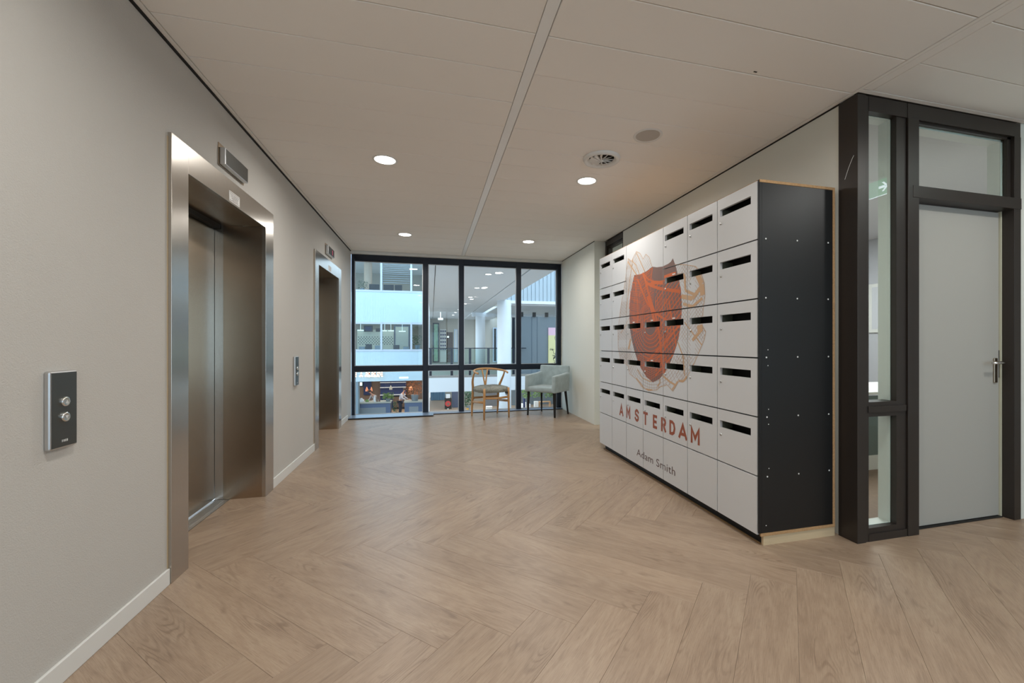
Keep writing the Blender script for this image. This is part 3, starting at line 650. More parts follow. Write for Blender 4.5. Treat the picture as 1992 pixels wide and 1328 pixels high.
for i in range(40):
    a = R(200 + i * 4.2); d = Vector((math.cos(a), math.sin(a))); street([C0 + d * 0.42, C0 + d * 0.68], 0.0024, 'tanline', lambda p: outs(p) and p[1] < 1.1)
for k in range(5): street([C0 + Vector((math.cos(R(a)), math.sin(R(a)))) * (0.47 + 0.028 * k) for a in range(195, 345, 6)], 0.003, 'tanline', lambda p: outs(p) and p[1] < 1.1)
for pts, w in (([(3.82, 2.02), (3.66, 1.88), (3.55, 1.78)], 0.014), ([(3.69, 2.02), (3.76, 1.80), (3.84, 1.5)], 0.009), ([(3.62, 2.05), (3.50, 1.90), (3.44, 1.82)], 0.010), ([(3.72, 2.0), (3.62, 1.93), (3.55, 1.82)], 0.009),
               ([(2.96, 1.74), (2.84, 1.72), (2.83, 1.60), (2.70, 1.55)], 0.022), ([(2.88, 1.56), (2.74, 1.53), (2.64, 1.60)], 0.034), ([(2.86, 1.50), (2.74, 1.47), (2.62, 1.52)], 0.022), ([(2.68, 1.70), (2.63, 1.62), (2.62, 1.54)], 0.050), ([(2.68, 1.30), (2.62, 1.31)], 0.050),
               ([(2.84, 1.36), (2.72, 1.26), (2.62, 1.18)], 0.010), ([(2.62, 1.30), (2.74, 1.22)], 0.024), ([(2.94, 1.22), (2.86, 1.10), (2.84, 0.95)], 0.012), ([(3.16, .93), (3.04, .885), (2.93, .86)], 0.016), ([(3.02, .82), (2.93, .90)], 0.013), ([(2.92, .905), (2.85, .91), (2.81, .95)], 0.016),
               ([(3.20, .94), (3.20, .86), (3.24, .83)], 0.014), ([(3.60, .95), (3.50, .88), (3.36, .86), (3.24, .90)], 0.010), ([(3.62, .87), (3.46, .785), (3.32, .79)], 0.012), ([(3.74, 1.24), (3.78, 1.14)], 0.03), ([(3.96, 1.30), (3.86, 1.36), (3.78, 1.44)], 0.006)):
    street(pts, w, 'tan', outs)
def text_polys(body, y_left, y_right, z_base, cap, off, sp_):
    cu = bpy.data.curves.new('t', 'FONT'); cu.body = body; cu.size = 1; cu.offset = off; cu.space_character = sp_; cu.resolution_u = 4
    o = bpy.data.objects.new('t', cu); COL.objects.link(o); dg = bpy.context.evaluated_depsgraph_get(); dg.update()
    me = o.evaluated_get(dg).to_mesh(); vs = [v.co.copy() for v in me.vertices]; me.calc_loop_triangles(); tr = [tuple(t.vertices) for t in me.loop_triangles]
    x0, x1 = min(v.x for v in vs), max(v.x for v in vs); top = max(v.y for v in vs); bot = 0.0
    f = lambda v: (y_left + (v.x - x0) / (x1 - x0) * (y_right - y_left), z_base + v.y / top * cap)
    out = [[f(vs[i]) for i in t] for t in tr]
    o.evaluated_get(dg).to_mesh_clear(); bpy.data.objects.remove(o); return out
GL = {'A': [[(0, 0), (.5, 1), (1, 0)], [(.2, .27), (.8, .27)]], 'M': [[(0, 0), (0, 1), (.5, .30), (1, 1), (1, 0)]], 'T': [[(0, 1), (1, 1)], [(.5, 1), (.5, 0)]],
      'E': [[(1, 1), (0, 1), (0, 0), (1, 0)], [(0, .5), (.85, .5)]], 'R': [[(0, 0), (0, 1), (.6, 1), (.9, .9), (1, .74), (.9, .56), (.6, .47), (0, .47)], [(.5, .47), (1, 0)]],
      'D': [[(0, 0), (0, 1), (.5, 1), (.84, .86), (1, .5), (.84, .14), (.5, 0), (0, 0)]], 'S': [[(.95, .84), (.72, .98), (.35, 1), (.06, .84), (.08, .62), (.35, .53), (.70, .46), (.95, .34), (.93, .14), (.65, 0), (.28, .02), (.02, .18)]]}
WL = 0.0245; cap_ = 0.118 - WL
for k_, (ch, ya_, yb_) in enumerate(zip('AMSTERDAM', (3.985, 3.835, 3.655, 3.490, 3.315, 3.180, 3.052, 2.915, 2.762), (3.905, 3.745, 3.570, 3.405, 3.245, 3.102, 2.965, 2.812, 2.652))):
    ya_ -= WL / 2; yb_ += WL / 2
    if ch in 'A': ya_ += .006; yb_ -= .006
    for st_ in GL[ch]:
        Pp = [Vector((ya_ + (yb_ - ya_) * x, 0.461 + WL / 2 + cap_ * z)) for x, z in st_]; n = len(Pp)
        cl_ = (Pp[0] - Pp[-1]).length < 1e-6
        Lf, Rt = [], []
        for i in range(n):
            dp = (Pp[i] - Pp[i - 1]).normalized() if i > 0 or cl_ else None
            if i == 0 and cl_: dp = (Pp[0] - Pp[-2]).normalized()
            dn = (Pp[i + 1] - Pp[i]).normalized() if i < n - 1 else ((Pp[1] - Pp[0]).normalized() if cl_ else None)
            if dp is None: dp = dn
            if dn is None: dn = dp
            nn_ = Vector((-(dp + dn).y, (dp + dn).x)); nn_.normalize(); nq = Vector((-dn.y, dn.x)); kf = WL / 2 / max(0.42, abs(nn_.dot(nq)))
            pt = Pp[i].copy()
            if not cl_ and i == 0 : pt = pt - dn * (WL / 2 if ch not in 'R' or len(st_) > 2 else 0)
            if not cl_ and i == n - 1: pt = pt + dp * (WL / 2)
            Lf.append(pt + nn_ * kf); Rt.append(pt - nn_ * kf)
        for i in range(n - 1): layers['rust'].append([tuple(Lf[i]), tuple(Lf[i + 1]), tuple(Rt[i + 1]), tuple(Rt[i])])
layers['ink'] = text_polys('Adam Smith', 3.615, 2.968, 0.146, 0.064, 0.0, 1.05)
lay_mat = {'mauve': m_mauve, 'orange': m_orange, 'tan': m_tan, 'tanline': m_tan2, 'rust': m_rust, 'ink': m_ink}
lay_name = {'mauve': 'shield_print', 'orange': 'street_print', 'tan': 'map_print', 'tanline': 'map_line_print', 'rust': 'lettering', 'ink': 'lettering'}
lay_x = {'mauve': 0.0003, 'orange': 0.0004, 'tan': 0.0009, 'tanline': 0.0003, 'rust': 0.0003, 'ink': 0.0003}
bbs = {k: [(min(p[0] for p in P), max(p[0] for p in P), min(p[1] for p in P), max(p[1] for p in P), P) for P in v] for k, v in layers.items()}
def print_on(door, rects):
    X0, X1, Z0, Z1 = min(r[0] for r in rects), max(r[1] for r in rects), min(r[2] for r in rects), max(r[3] for r in rects)
    for lay, L_ in bbs.items():
        mb = MB()
        for ip, (a, b, c_, d_, P) in enumerate(L_):
            x = XF - lay_x[lay] - (ip % 25) * 2.2e-5 * (lay != 'mauve')
            if b < X0 or a > X1 or d_ < Z0 or c_ > Z1: continue
            for r in rects:
                if b < r[0] or a > r[1] or d_ < r[2] or c_ > r[3]: continue
                Q = clip_poly(P, *r)
                if len(Q) >= 3: mb.add([(x, q[0], q[1]) for q in Q], [tuple(range(len(Q)))])
        if mb.f: mb.build(lay_name[lay], lay_mat[lay], door)
m_lockm = mat('lock_metal', (0.55, 0.54, 0.52, 1), 0.3, 1.0)
for r in range(6):
    for ci in range(7):
        y0, y1 = cols[ci] + 0.0034, cols[ci + 1] - 0.0034; z1, z0 = zr[r] - 0.0042, zr[r + 1] + 0.0042
        if ci in (3, 4) and r < 2:        # one large blank panel, two columns by two rows
            if ci == 3 and r == 0:
                y0, y1, z0 = cols[3] + .0022, cols[5] - .0022, zr[2] + 0.0035
                d = MB().box(XF, XF + TH, y0, y1, z0, z1).build('blank_panel', m_mail, mc, bev=0.001); d['label'] = 'large plain panel without slot'
                print_on(d, [(y0, y1, z0, z1)])
            continue
        has = r < 5
        if has:
            w = y1 - y0; sy0, sy1 = y0 + 0.050 * w / 0.34 - 0.002, y1 - 0.024; sz1, sz0 = z1 - 0.072, z1 - 0.120
            mb = MB(); ys = [y0, sy0, sy1, y1]; zs = [z0, sz0, sz1, z1]
            V = [(XF + k * TH, ys[i], zs[j]) for k in (0, 1) for j in range(4) for i in range(4)]
            Fc = []
            for j in range(3):
                for i in range(3):
                    if i == 1 and j == 1: continue
                    a = j * 4 + i; Fc += [(a, a + 4, a + 5, a + 1), (16 + a, 17 + a, 21 + a, 20 + a)]
            ring = lambda L_: [(L_[i], L_[(i + 1) % len(L_)], L_[(i + 1) % len(L_)] + 16, L_[i] + 16) for i in range(len(L_))]
            Fc += ring([0, 1, 2, 3, 7, 11, 15, 14, 13, 12, 8, 4]) + ring([5, 9, 10, 6])
            mb.add(V, Fc); d = mb.build('mailbox_door', m_mail, mc)
            MB().box(XF + .004, XF + .19, sy1 + .0005, sy1 + .012, sz0 - .01, sz1 + .004).build('slot_side', m_inner, d)
            MB().box(XF + .10, XF + .104, sy0 - .01, sy1, sz0 - .03, sz1 + .03).build('slot_baffle', m_blackM, d)
            ly, lz = y1 - 0.034, z1 - 0.165
            MB().lathe((XF, ly, lz), [(0.0085, 0.001), (0.0085, -0.004), (0.006, -0.006), (0.001, -0.006)], 18, ax='x').build('lock', m_lockm, d, smooth=True)
            MB().cyl((XF - .0005, (sy0 + sy1) / 2, sz1 + .016), 0.0016, .001, 'x', 8).build('rivet', m_lockm, d)
            if (ci, r) in ((4, 2), (3, 2), (2, 1), (2, 2), (3, 3)):
                ym = (sy0 + sy1) / 2; MB().box(XF - 0.002, XF, ym - 0.02, ym + 0.02, sz1 + .006, sz1 + .016).build('name_tag', m_white, d)
            print_on(d, [(y0, sy0, z0, z1), (sy1, y1, z0, z1), (sy0, sy1, z0, sz0), (sy0, sy1, sz1, z1)])
        else:
            d = MB().box(XF, XF + TH, y0, y1, z0, z1).build('mailbox_door', m_mail, mc, bev=0.001); d['label'] = 'plain door without slot'
            print_on(d, [(y0, y1, z0, z1)])

# ------------------------------------------------------------------ wishbone chair
wc = thing('wishbone_chair', (0.9325, 6.872, 0), 'light oak chair with curved back rail and grey fur seat', 'chair', rz=R(17.5))
def lerp3(P, n=6):
    P = [Vector(p) for p in P]; out = []
    for i in range(len(P) - 1):
        p0, p1, p2, p3 = P[max(i - 1, 0)], P[i], P[i + 1], P[min(i + 2, len(P) - 1)]
        for k in range(n):
            t = k / n; out.append(0.5 * ((2 * p1) + (p2 - p0) * t + (2 * p0 - 5 * p1 + 4 * p2 - p3) * t * t + (3 * p1 - p0 - 3 * p2 + p3) * t ** 3))
    out.append(P[-1]); return out
for s in (-1, 1):
    MB().tube([(s * .218, -.232, 0), (s * .216, -.230, .2), (s * .212, -.226, .40), (s * .212, -.226, .485)], [.0125, .017, .020, .017], 14).build('leg', m_oak, wc, smooth=True, local=True)
    P = lerp3([(s * .232, .222, 0), (s * .236, .205, .15), (s * .232, .192, .32), (s * .235, .17, .46), (s * .262, .12, .58), (s * .272, .055, .68), (s * .262, .02, .735)], 5)
    n = len(P); MB().tube(P, [.012 + .009 * math.sin(math.pi * min(1, i / n * 1.15)) for i in range(n)], 14).build('leg', m_oak, wc, smooth=True, local=True)
    MB().tube([(s * .216, -.222, .27), (s * .233, .195, .235)], .010, 8, flat=1.9).build('stretcher', m_oak, wc, smooth=True, local=True)
MB().tube([(-.215, -.226, .335), (0, -.222, .320), (.215, -.226, .335)], .009, 8, flat=1.8).build('stretcher', m_oak, wc, smooth=True, local=True)
MB().tube([(-.232, .195, .30), (.232, .195, .30)], .009, 8, flat=1.8).build('stretcher', m_oak, wc, smooth=True, local=True)
rail = [(-.262, -.10, .715), (-.274, -.03, .728), (-.262, .06, .742), (-.21, .155, .755), (-.11, .215, .768), (0, .232, .772), (.11, .215, .768), (.21, .155, .755), (.262, .06, .742), (.274, -.03, .728), (.262, -.10, .715)]
P = lerp3(rail, 5); MB().tube(P, [.0145 + .003 * math.sin(math.pi * i / len(P)) for i in range(len(P))], 14).build('back_rail', m_oak, wc, smooth=True, local=True)
MB().tube([(0, .200, .40), (0, .203, .49), (-.012, .207, .54), (-.032, .218, .66), (-.050, .226, .762)], [.016, .018, .014, .012, .013], 10).tube([(0, .203, .49), (.012, .207, .54), (.032, .218, .66), (.050, .226, .762)], [.018, .014, .012, .013], 10).build('back_splat', m_oak, wc, smooth=True, local=True)
m_fur = mat('grey_fur', S(150, 150, 140), 0.95, noise_amt=0.75, noise_scale=55, bump=1.0, bump_scale=160, stretch=(1, 1, 2))
fur = MB(); n = 72; prof = []
seatc = Vector((0, -.015, .455))
def rim(a, k=1.0):
    x, y = math.cos(a), math.sin(a); e = 0.62
    return Vector((math.copysign(abs(x) ** e, x) * .262 * k, math.copysign(abs(y) ** e, y) * .235 * k, 0))
rings = [(0.02, .052), (.4, .055), (.75, .048), (.92, .032), (1.0, .004), (1.0, -.022), (.93, -.042), (.7, -.048), (.02, -.048)]
vs = []
for k, (kk, z) in enumerate(rings):
    for i in range(n):
        a = 2 * math.pi * i / n; p = seatc + rim(a, kk) + Vector((0, 0, z)); nn = noise.noise(p * 22) * .010 + noise.noise(p * 60) * .007
        p += (p - seatc).normalized() * nn * (1 if 0 < k < 8 else 0); vs.append(p)
m_ = len(rings); fur.add(vs, [(j * n + i, (j + 1) * n + i, (j + 1) * n + (i + 1) % n, j * n + (i + 1) % n) for j in range(m_ - 1) for i in range(n)])
fur.build('seat_cushion', m_fur, wc, smooth=True, local=True)
hair = MB(); rh = random.Random(5)
for i in range(5200):
    a = rh.uniform(0, 2 * math.pi); kk = math.sqrt(rh.random()); edge = rh.random() < .45
    if edge: p = seatc + rim(a, 1.0) + Vector((0, 0, rh.uniform(-.04, .02))); nrm = rim(a).normalized() + Vector((0, 0, -.9))
    else: p = seatc + rim(a, kk * .97) + Vector((0, 0, .050 - .03 * kk ** 4)); nrm = Vector((rh.uniform(-.6, .6), rh.uniform(-1, .2), .8))
    nrm.normalize(); L_ = rh.uniform(.012, .026); sd = Vector((rh.uniform(-1, 1), rh.uniform(-1, 1), rh.uniform(-.5, .5))).normalized() * .0014
    hair.add([p - sd, p + sd, p + nrm * L_], [(0, 1, 2)])
ho = hair.build('seat_fur', m_fur, wc, local=True); ho['kind'] = 'stuff'
tf = MB()
for i in range(5): tf.tube([(.150 + .011 * i, -.232, .42), (.152 + .011 * i + rh.uniform(-.01, .01), -.236, .365 + rh.uniform(-.012, .012))], [.008, .003], 6)
tf.build('seat_tie', m_blackM, wc, local=True)

# ------------------------------------------------------------------ upholstered armchair
ac = thing('armchair', (1.888, 6.82, 0), 'grey green velvet armchair with black tapered legs in the far corner', 'armchair', rz=R(-46))
for s in (-1, 1):
    MB().tube([(s * .258, -.215, 0), (s * .245, -.205, .41)], [.016, .028], 4, ).build('leg', m_blackM, ac, local=True)
    MB().tube([(s * .262, .235, 0), (s * .235, .185, .41)], [.015, .026], 4).build('leg', m_blackM, ac, local=True)
def loft(secs, name, m, parent, bev=.02, sub=0):
    mb = MB(); n = len(secs[0]); vs = [p for s_ in secs for p in s_]
    fs = [(j * n + i, j * n + (i + 1) % n, (j + 1) * n + (i + 1) % n, (j + 1) * n + i) for j in range(len(secs) - 1) for i in range(n)]
    fs += [tuple(range(n - 1, -1, -1)), tuple(range((len(secs) - 1) * n, len(secs) * n))]
    mb.add(vs, fs); o = mb.build(name, m, parent, bev=bev, smooth=False, local=True, seg=4)
    for p_ in o.data.polygons: p_.use_smooth = True
    return o
rect = lambda x0, x1, y0, y1, z: [(x0, y0, z), (x1, y0, z), (x1, y1, z), (x0, y1, z)]
loft([rect(-.235, .235, -.258, .20, .395), rect(-.235, .235, -.262, .20, .44), rect(-.235, .235, -.262, .20, .485)], 'seat', m_velvet, ac, .028)
for s in (-1, 1):
    xs = sorted((s * .292, s * .225)); 
    mb = MB(); a, b = xs
    prof = [(-.268, .395), (.235, .395), (.250, .712), (.05, .690), (-.262, .672)]
    V = [(x, y, z) for x in (a, b) for y, z in prof]; n = len(prof)
    o = mb.add(V, [tuple(range(n)), tuple(range(2 * n - 1, n - 1, -1))] + [(i, n + i, n + (i + 1) % n, (i + 1) % n) for i in range(n)]).build('armrest', m_velvet, ac, bev=.022, local=True, seg=4)
    for p_ in o.data.polygons: p_.use_smooth = True
loft([rect(-.285, .285, .175, .245, .395), rect(-.285, .285, .19, .262, .62), rect(-.282, .282, .215, .278, .80), rect(-.278, .278, .218, .276, .818)], 'backrest', m_velvet, ac, .024)
# ------------------------------------------------------------------ atrium beyond the window
m_spand = mat('ribbed_panel', S(192, 220, 234), 0.55, noise_amt=0.05, noise_scale=6)
m_fr = mat('pale_window_frame', S(190, 205, 222), 0.5)
m_soft = mat('atrium_white', S(232, 235, 238), 0.6)
m_shade = mat('atrium_interior_wall', S(176, 170, 158), 0.8)
m_slate = mat('slate_wall', S(116, 126, 132), 0.6)
m_navy = mat('navy_panel', S(24, 44, 90), 0.5)
m_wood = mat('bar_wood', S(120, 98, 84), 0.6)
m_gf = mat('ground_floor_finish', S(168, 140, 116), 0.45)
YF = 25.0; ZG = -3.3
def ribs(name, x0, x1, y, z0, z1, pitch, m, d=0.03, gapf=0.25):
    mb = MB().box(x0, x1, y, y + 0.12, z0, z1); n = int((x1 - x0) / pitch)
    for i in range(n): mb.box(x0 + i * pitch, x0 + (i + 1 - gapf) * pitch, y - d, y, z0, z1)
    return struct(mb.build(name, m))
FX0, FX1 = -11.0, -0.25
zA = [at(750, v, YF)[2] for v in (498, 568, 626, 683, 741)]       # band heights on the opposite facade
ribs('wall_atrium_band', FX0, FX1, YF, zA[2], zA[1], 0.085, m_spand, 0.008, 0.12)
ribs('wall_atrium_band', FX0, FX1, YF, zA[4], zA[3], 0.085, m_spand, 0.008, 0.12)
ribs('wall_atrium_band', FX0, FX1, YF, zA[0] + 0.15, zA[0] + 1.8, 0.085, m_spand, 0.008, 0.12)
mx_ = [at(u, 600, YF)[0] for u in (692, 741.8, 800)]; dxm = mx_[2] - mx_[1]
nwin = 4
for (za, zb, wi) in ((zA[1], zA[0] + 0.15, 4), (zA[3], zA[2], 5)):
    wn = sempty('window_%d' % wi, (-4, YF, za))
    xs = [mx_[1] + dxm * k for k in range(-4, 3)]
    for x in xs:
        if FX0 < x < FX1: MB().box(x - 0.05, x + 0.05, YF - 0.045, YF + 0.08, za + .002, zb - .002).build('mullion', m_fr, wn)
    MB().box(FX0, FX1, YF - 0.03, YF + 0.08, za, za + 0.10).build('sill_rail', m_fr, wn)
    MB().box(FX0, FX1, YF - 0.03, YF + 0.08, zb - 0.12, zb).build('head_rail', m_fr, wn)
    for a, b in zip(xs[:-1], xs[1:]): MB().box(a + .05, b - .05, YF + .02, YF + .03, za + .1, zb - .12).build('pane', m_glass, wn)
for zf in (zA[1] - 0.75, zA[3] - 0.75):       # the two office floors behind
    struct(MB().box(FX0, FX1, YF + 0.13, YF + 6, zf - 0.05, zf).build('floor_office_far', m_shade))
    struct(MB().box(FX0, FX1, YF + 0.13, YF + 6, zf + 2.62, zf + 2.7).build('ceiling_office_far', m_soft))
    struct(MB().box(FX0, FX1, YF + 5.5, YF + 5.6, zf, zf + 2.62).build('wall_office_far', m_shade))
    area('office_far_lamp', (-3, YF + 2.8, zf + 2.5), 5, 42, (1, 0.95, 0.88), sy=2.5)
struct(MB().box(FX0, FX1, YF + 0.13, YF + 9, zA[4] + 0.05, zA[4] + 0.15).build('ceiling_bar', m_soft))
struct(MB().box(FX1, FX1 + .12, YF, YF + 9, ZG, 6).build('wall_atrium_side', m_soft))
# ground floor
struct(MB().box(-14, 14, 7.9, 36, ZG - 0.1, ZG).build('floor_ground', m_gf))
struct(MB().box(-.1, 14, 34.6, 34.8, ZG, 6).build('wall_atrium_far', m_shade))
struct(MB().box(9.0, 9.2, 8, 34.6, ZG, 6).build('wall_atrium_right', m_soft))
struct(MB().box(-14, 9.2, 7.5, 7.8, ZG, -0.13).build('wall_atrium_near', m_soft))
# opposite gallery: slab, railing, wall, ceiling
GX0 = -0.10; YG = 15.9
struct(MB().box(GX0, 9, YG, 27, -0.60, -0.08).build('gallery_slab', m_soft))
struct(MB().box(GX0, 9, YG + .02, 27, -0.08, -0.0).build('floor_gallery', mat('gallery_floor', S(150, 146, 140), 0.6)))
gr = thing('glass_railing', (2, YG + 0.05, 0), 'glass gallery railing with slim dark handrail across the atrium', 'railing')
MB().box(GX0, 3.55, YG + .03, YG + .07, 0.985, 1.02).build('handrail', m_frameB, gr)
xp = [at(u, 700, YG)[0] for u in (837.5, 879, 914.5, 950.5, 999.5)]
for x in xp: MB().box(x - .045, x + .045, YG + .03, YG + .08, 0.0, 0.985).build('post', m_frameB, gr)
for a, b in zip(xp[:-1], xp[1:]): MB().box(a + .05, b - .05, YG + .045, YG + .055, 0.02, 0.97).build('glass_panel', m_glassG, gr)
H2 = 2.697
struct(MB().box(GX0, 1.93, YW + 0.2, 26.6, H2, H2 + 0.25).build('ceiling_atrium', m_soft))
struct(MB().box(1.96, 2.45, YW + 0.2, 20.8, H2 - .012, H2 + 0.25).build('ceiling_atrium_edge', m_soft))
struct(MB().box(0.066, 0.080, YW + 0.2, 26.6, H2 - 0.002, H2).box(1.93, 1.96, YW + 0.2, 20.8, H2 + .02, H2 + 0.04).build('trim_7', m_dark))
struct(MB().box(1.93, 9.0, 20.8, 21.1, 2.50, 3.0).build('beam_atrium', m_soft))
struct(MB().box(1.93, 3.6, 21.1, 26.6, 2.66, 2.7).build('ceiling_gallery', m_soft))
struct(MB().box(-0.10, 9.0, 26.6, 26.8, 0, 2.75).build('wall_gallery', mat('gallery_wall', S(196, 190, 178), 0.8)))
ribs('wall_atrium_ribbed', 2.46, 9.0, 15.7, 2.80, 5.2, 0.155, mat('ribbed_panel_grey', S(176, 188, 196), .6), 0.035, 0.13)
struct(MB().box(2.46, 9.0, 15.62, 16.0, 2.69, 2.80).build('beam_atrium', m_soft))
struct(MB().box(2.6, 9.0, 16.0, 22.5, 2.66, 2.69).build('ceiling_gallery', m_soft))
XS0 = at(1006, 700, 16.1)[0]
struct(MB().box(XS0, 9.0, 16.1, 16.25, -0.46, 2.24).build('wall_slate', m_slate))
struct(MB().box(at(1034, 700, 16.1)[0], at(1034, 700, 16.1)[0] + .015, 16.09, 16.1, -0.46, 2.24).box(at(1044.5, 700, 16.1)[0], at(1044.5, 700, 16.1)[0] + .015, 16.09, 16.1, -0.46, 2.24).build('trim_8', mat('slate_joint', S(80, 96, 110), .6)))
for i, u in enumerate((1014, 1038.5, 1062.5)):
    p = at(u, 609, 16.1); b = MB().box(p[0] - .06, p[0] + .06, 16.0, 16.10, 2.23, 2.40).build('wall_bracket', m_blackM)
    tag(b, 'small black block on top of the slate wall, ' + ('cut by the window mullion', 'in the middle of the bay', 'nearest the painting')[i], 'bracket', 'black blocks on the slate wall')
art = thing('art_panel', (at(1075, 700, 16)[0], 16.05, 0), 'tall pink and yellow painting with black squiggles on the slate wall', 'painting')
m_pk = mat('art_pink', S(232, 190, 204), 0.6); m_yl = mat('art_yellow', S(226, 216, 160), 0.6)
ax0, ax1 = at(1067, 700, 16.03)[0], at(1083, 700, 16.03)[0] + .35; az1 = at(1070, 637, 16.03)[2]; az0 = at(1070, 726, 16.03)[2]; azm = at(1070, 652, 16.03)[2]
MB().box(ax0, ax1, 16.03, 16.09, az0, azm).build('yellow_field', m_yl, art); MB().box(ax0, ax1, 16.03, 16.09, azm, az1).build('pink_field', m_pk, art)
sq = MB(); ra = random.Random(3)
for i in range(22):
    x, z = ra.uniform(ax0 + .05, ax1 - .1), ra.uniform(az0 + .1, az1 - .15); pts = []
    for k in range(7): pts.append((x, 16.027, z)); x += ra.uniform(-.09, .1); z += ra.uniform(-.10, .12)
    sq.tube(lerp3([Vector((min(max(p[0], ax0 + .01), ax1), p[1], min(max(p[2], az0), az1))) for p in pts], 3), .007, 5)
sq.build('squiggle', m_frameB, art)
# round columns
for (u, Y, r, z0, z1, lab) in ((934.5, 20.6, 0.235, 0, 2.50, 'slimmer white round column behind the glass railing'), (980.8, 14.6, 0.245, ZG, 2.69, 'thicker white round column standing through both atrium floors')):
    x = at(u, 700, Y)[0]; cl = MB().cyl((x, Y, z0), r, z1 - z0, n=40).build('column', m_soft, smooth=False)
    for p_ in cl.data.polygons:
        if len(p_.vertices) == 4: p_.use_smooth = True
    tag(cl, lab, 'column')
struct(MB().box(2.10, 2.46, 14.3, 15.6, 2.69, 2.80).build('beam_atrium', m_soft))
# lamps of the atrium ceiling
LL = [(950, 533.5), (969, 531), (928, 560), (941, 560.2), (915, 577.8), (917.5, 581.6), (905, 590.5), (893, 602), (886, 607.5), (881.5, 612.5)]
LT = ['atrium ceiling downlight in the nearest row, the left and brighter one of two', 'atrium ceiling downlight in the nearest row, the right one of two', 'atrium ceiling downlight in the second row, the left one of two', 'atrium ceiling downlight in the second row, the right one of two',
      'atrium ceiling downlight in the third row, the one farther from the window', 'atrium ceiling downlight in the third row, the one nearer the window', 'atrium ceiling downlight just right of the middle mullion', 'atrium ceiling downlight just left of the middle mullion', 'small atrium ceiling downlight in the second window bay, middle of three', 'small atrium ceiling downlight farthest away, above the gallery end']
for i, (u, v) in enumerate(LL):
    if i < 7 or True:
        Yl = 8.0
        s, c_ = math.sin(YAW), math.cos(YAW); k = (u - CX) / F_PX; dx, dy, dz = s + c_ * k, c_ - s * k, (HY - v) / F_PX; t_ = (H2 - 1.2) / dz
        downlight(dx * t_, dy * t_, H2, LT[i], 'downlights in the atrium ceiling', power=6 if i % 2 == 0 else 0, r=0.062, lightcol=(1, .97, .93))
area('gallery_fill', (1.6, 23.5, 2.55), 2.5, 40, (1, 0.93, 0.82), sy=3)  # unseen area lights without fixtures, added to brighten the gallery and atrium ceiling
area('gallery_fill', (5.0, 19.0, 2.60), 3.5, 40, (1, 0.97, 0.92), sy=3)
area('ground_fill', (3.0, 24, -0.75), 6, 420, (0.95, 0.97, 1.0), sy=8)  # added area light with no fixture, lifts the atrium ceiling from below
# gallery end wall features
def flat(name, u0, v0, u1, v1, Y, m, lab, cat, th=0.05, group=None, frame=None):
    a, b = at(u0, v1, Y), at(u1, v0, Y); t = thing(name, ((a[0] + b[0]) / 2, Y, a[2]), lab, cat, group)
    e = 0.0
    if frame:
        e = 0.07; MB().box(a[0], a[0] + e, Y - th, Y, a[2], b[2]).box(b[0] - e, b[0], Y - th, Y, a[2], b[2]).box(a[0] + e, b[0] - e, Y - th, Y, b[2] - e, b[2]).box(a[0] + e, b[0] - e, Y - th, Y, a[2], a[2] + e).build('frame', frame, t)
    MB().box(a[0] + e, b[0] - e, Y - th * .6, Y, a[2] + e, b[2] - e).build('panel', m, t)
    return t
m_grn = mat('garden_view', S(120, 150, 120), 0.8, noise_amt=0.9, noise_scale=6, emit=S(150, 190, 170), es=0.35)
flat('gallery_window', 842, 628, 854, 704.6, 26.59, m_grn, 'tall narrow window with green leaves at the gallery end', 'window', frame=m_frameB)
sc_ = flat('patterned_screen', 856, 640, 868.5, 704.2, 26.55, m_white, 'white screen with rows of small dark shields at the gallery end', 'screen')
shm = MB()
for i in range(3):
    for j in range(6):
        p = at(858 + i * 4, 644 + j * 7, 26.35); w = .045
        shm.add([(p[0] - w, 26.35, p[2] + .05), (p[0] + w, 26.35, p[2] + .05), (p[0] + w, 26.35, p[2] - .01), (p[0], 26.35, p[2] - .07), (p[0] - w, 26.35, p[2] - .01)], [(0, 4, 3, 2, 1)])
shm.build('shield_mark', m_navy, sc_)
cd = flat('brown_panel', 869, 646, 881, 704.4, 26.59, mat('brown_panel_finish', S(88, 72, 64), 0.6), 'dark brown panel with a white round mark at the gallery end', 'panel')
p = at(871.5, 655, 26.37); MB().cyl((p[0], 26.36, p[2]), 0.06, 0.02, 'y', 20).build('mark', m_exw, cd)
flat('gallery_door', 883, 640, 890, 704, 26.5, m_white, 'white door with pale frame left of the pillar at the gallery end', 'door', frame=m_fr)
flat('gallery_door', 958.5, 637, 967, 704, 26.5, m_dg, 'dark grey door with pale frame beside the thicker column', 'door', frame=m_fr)
flat('gallery_door', 996, 611, 1001.5, 704, 26.3, m_dg, 'narrow dark doorway between the thicker column and the slate wall', 'door', frame=m_frameB)
b = MB().box(*[v for v in (at(852, 640, 21)[0], at(862, 640, 21)[0], 21.0, 21.05)], 2.32, 2.42).box(at(857, 640, 21)[0] - .02, at(857, 640, 21)[0] + .02, 21.01, 21.04, 2.42, H2).build('exit_light', m_exw); tag(b, 'small white lit sign hanging under the atrium ceiling', 'sign')
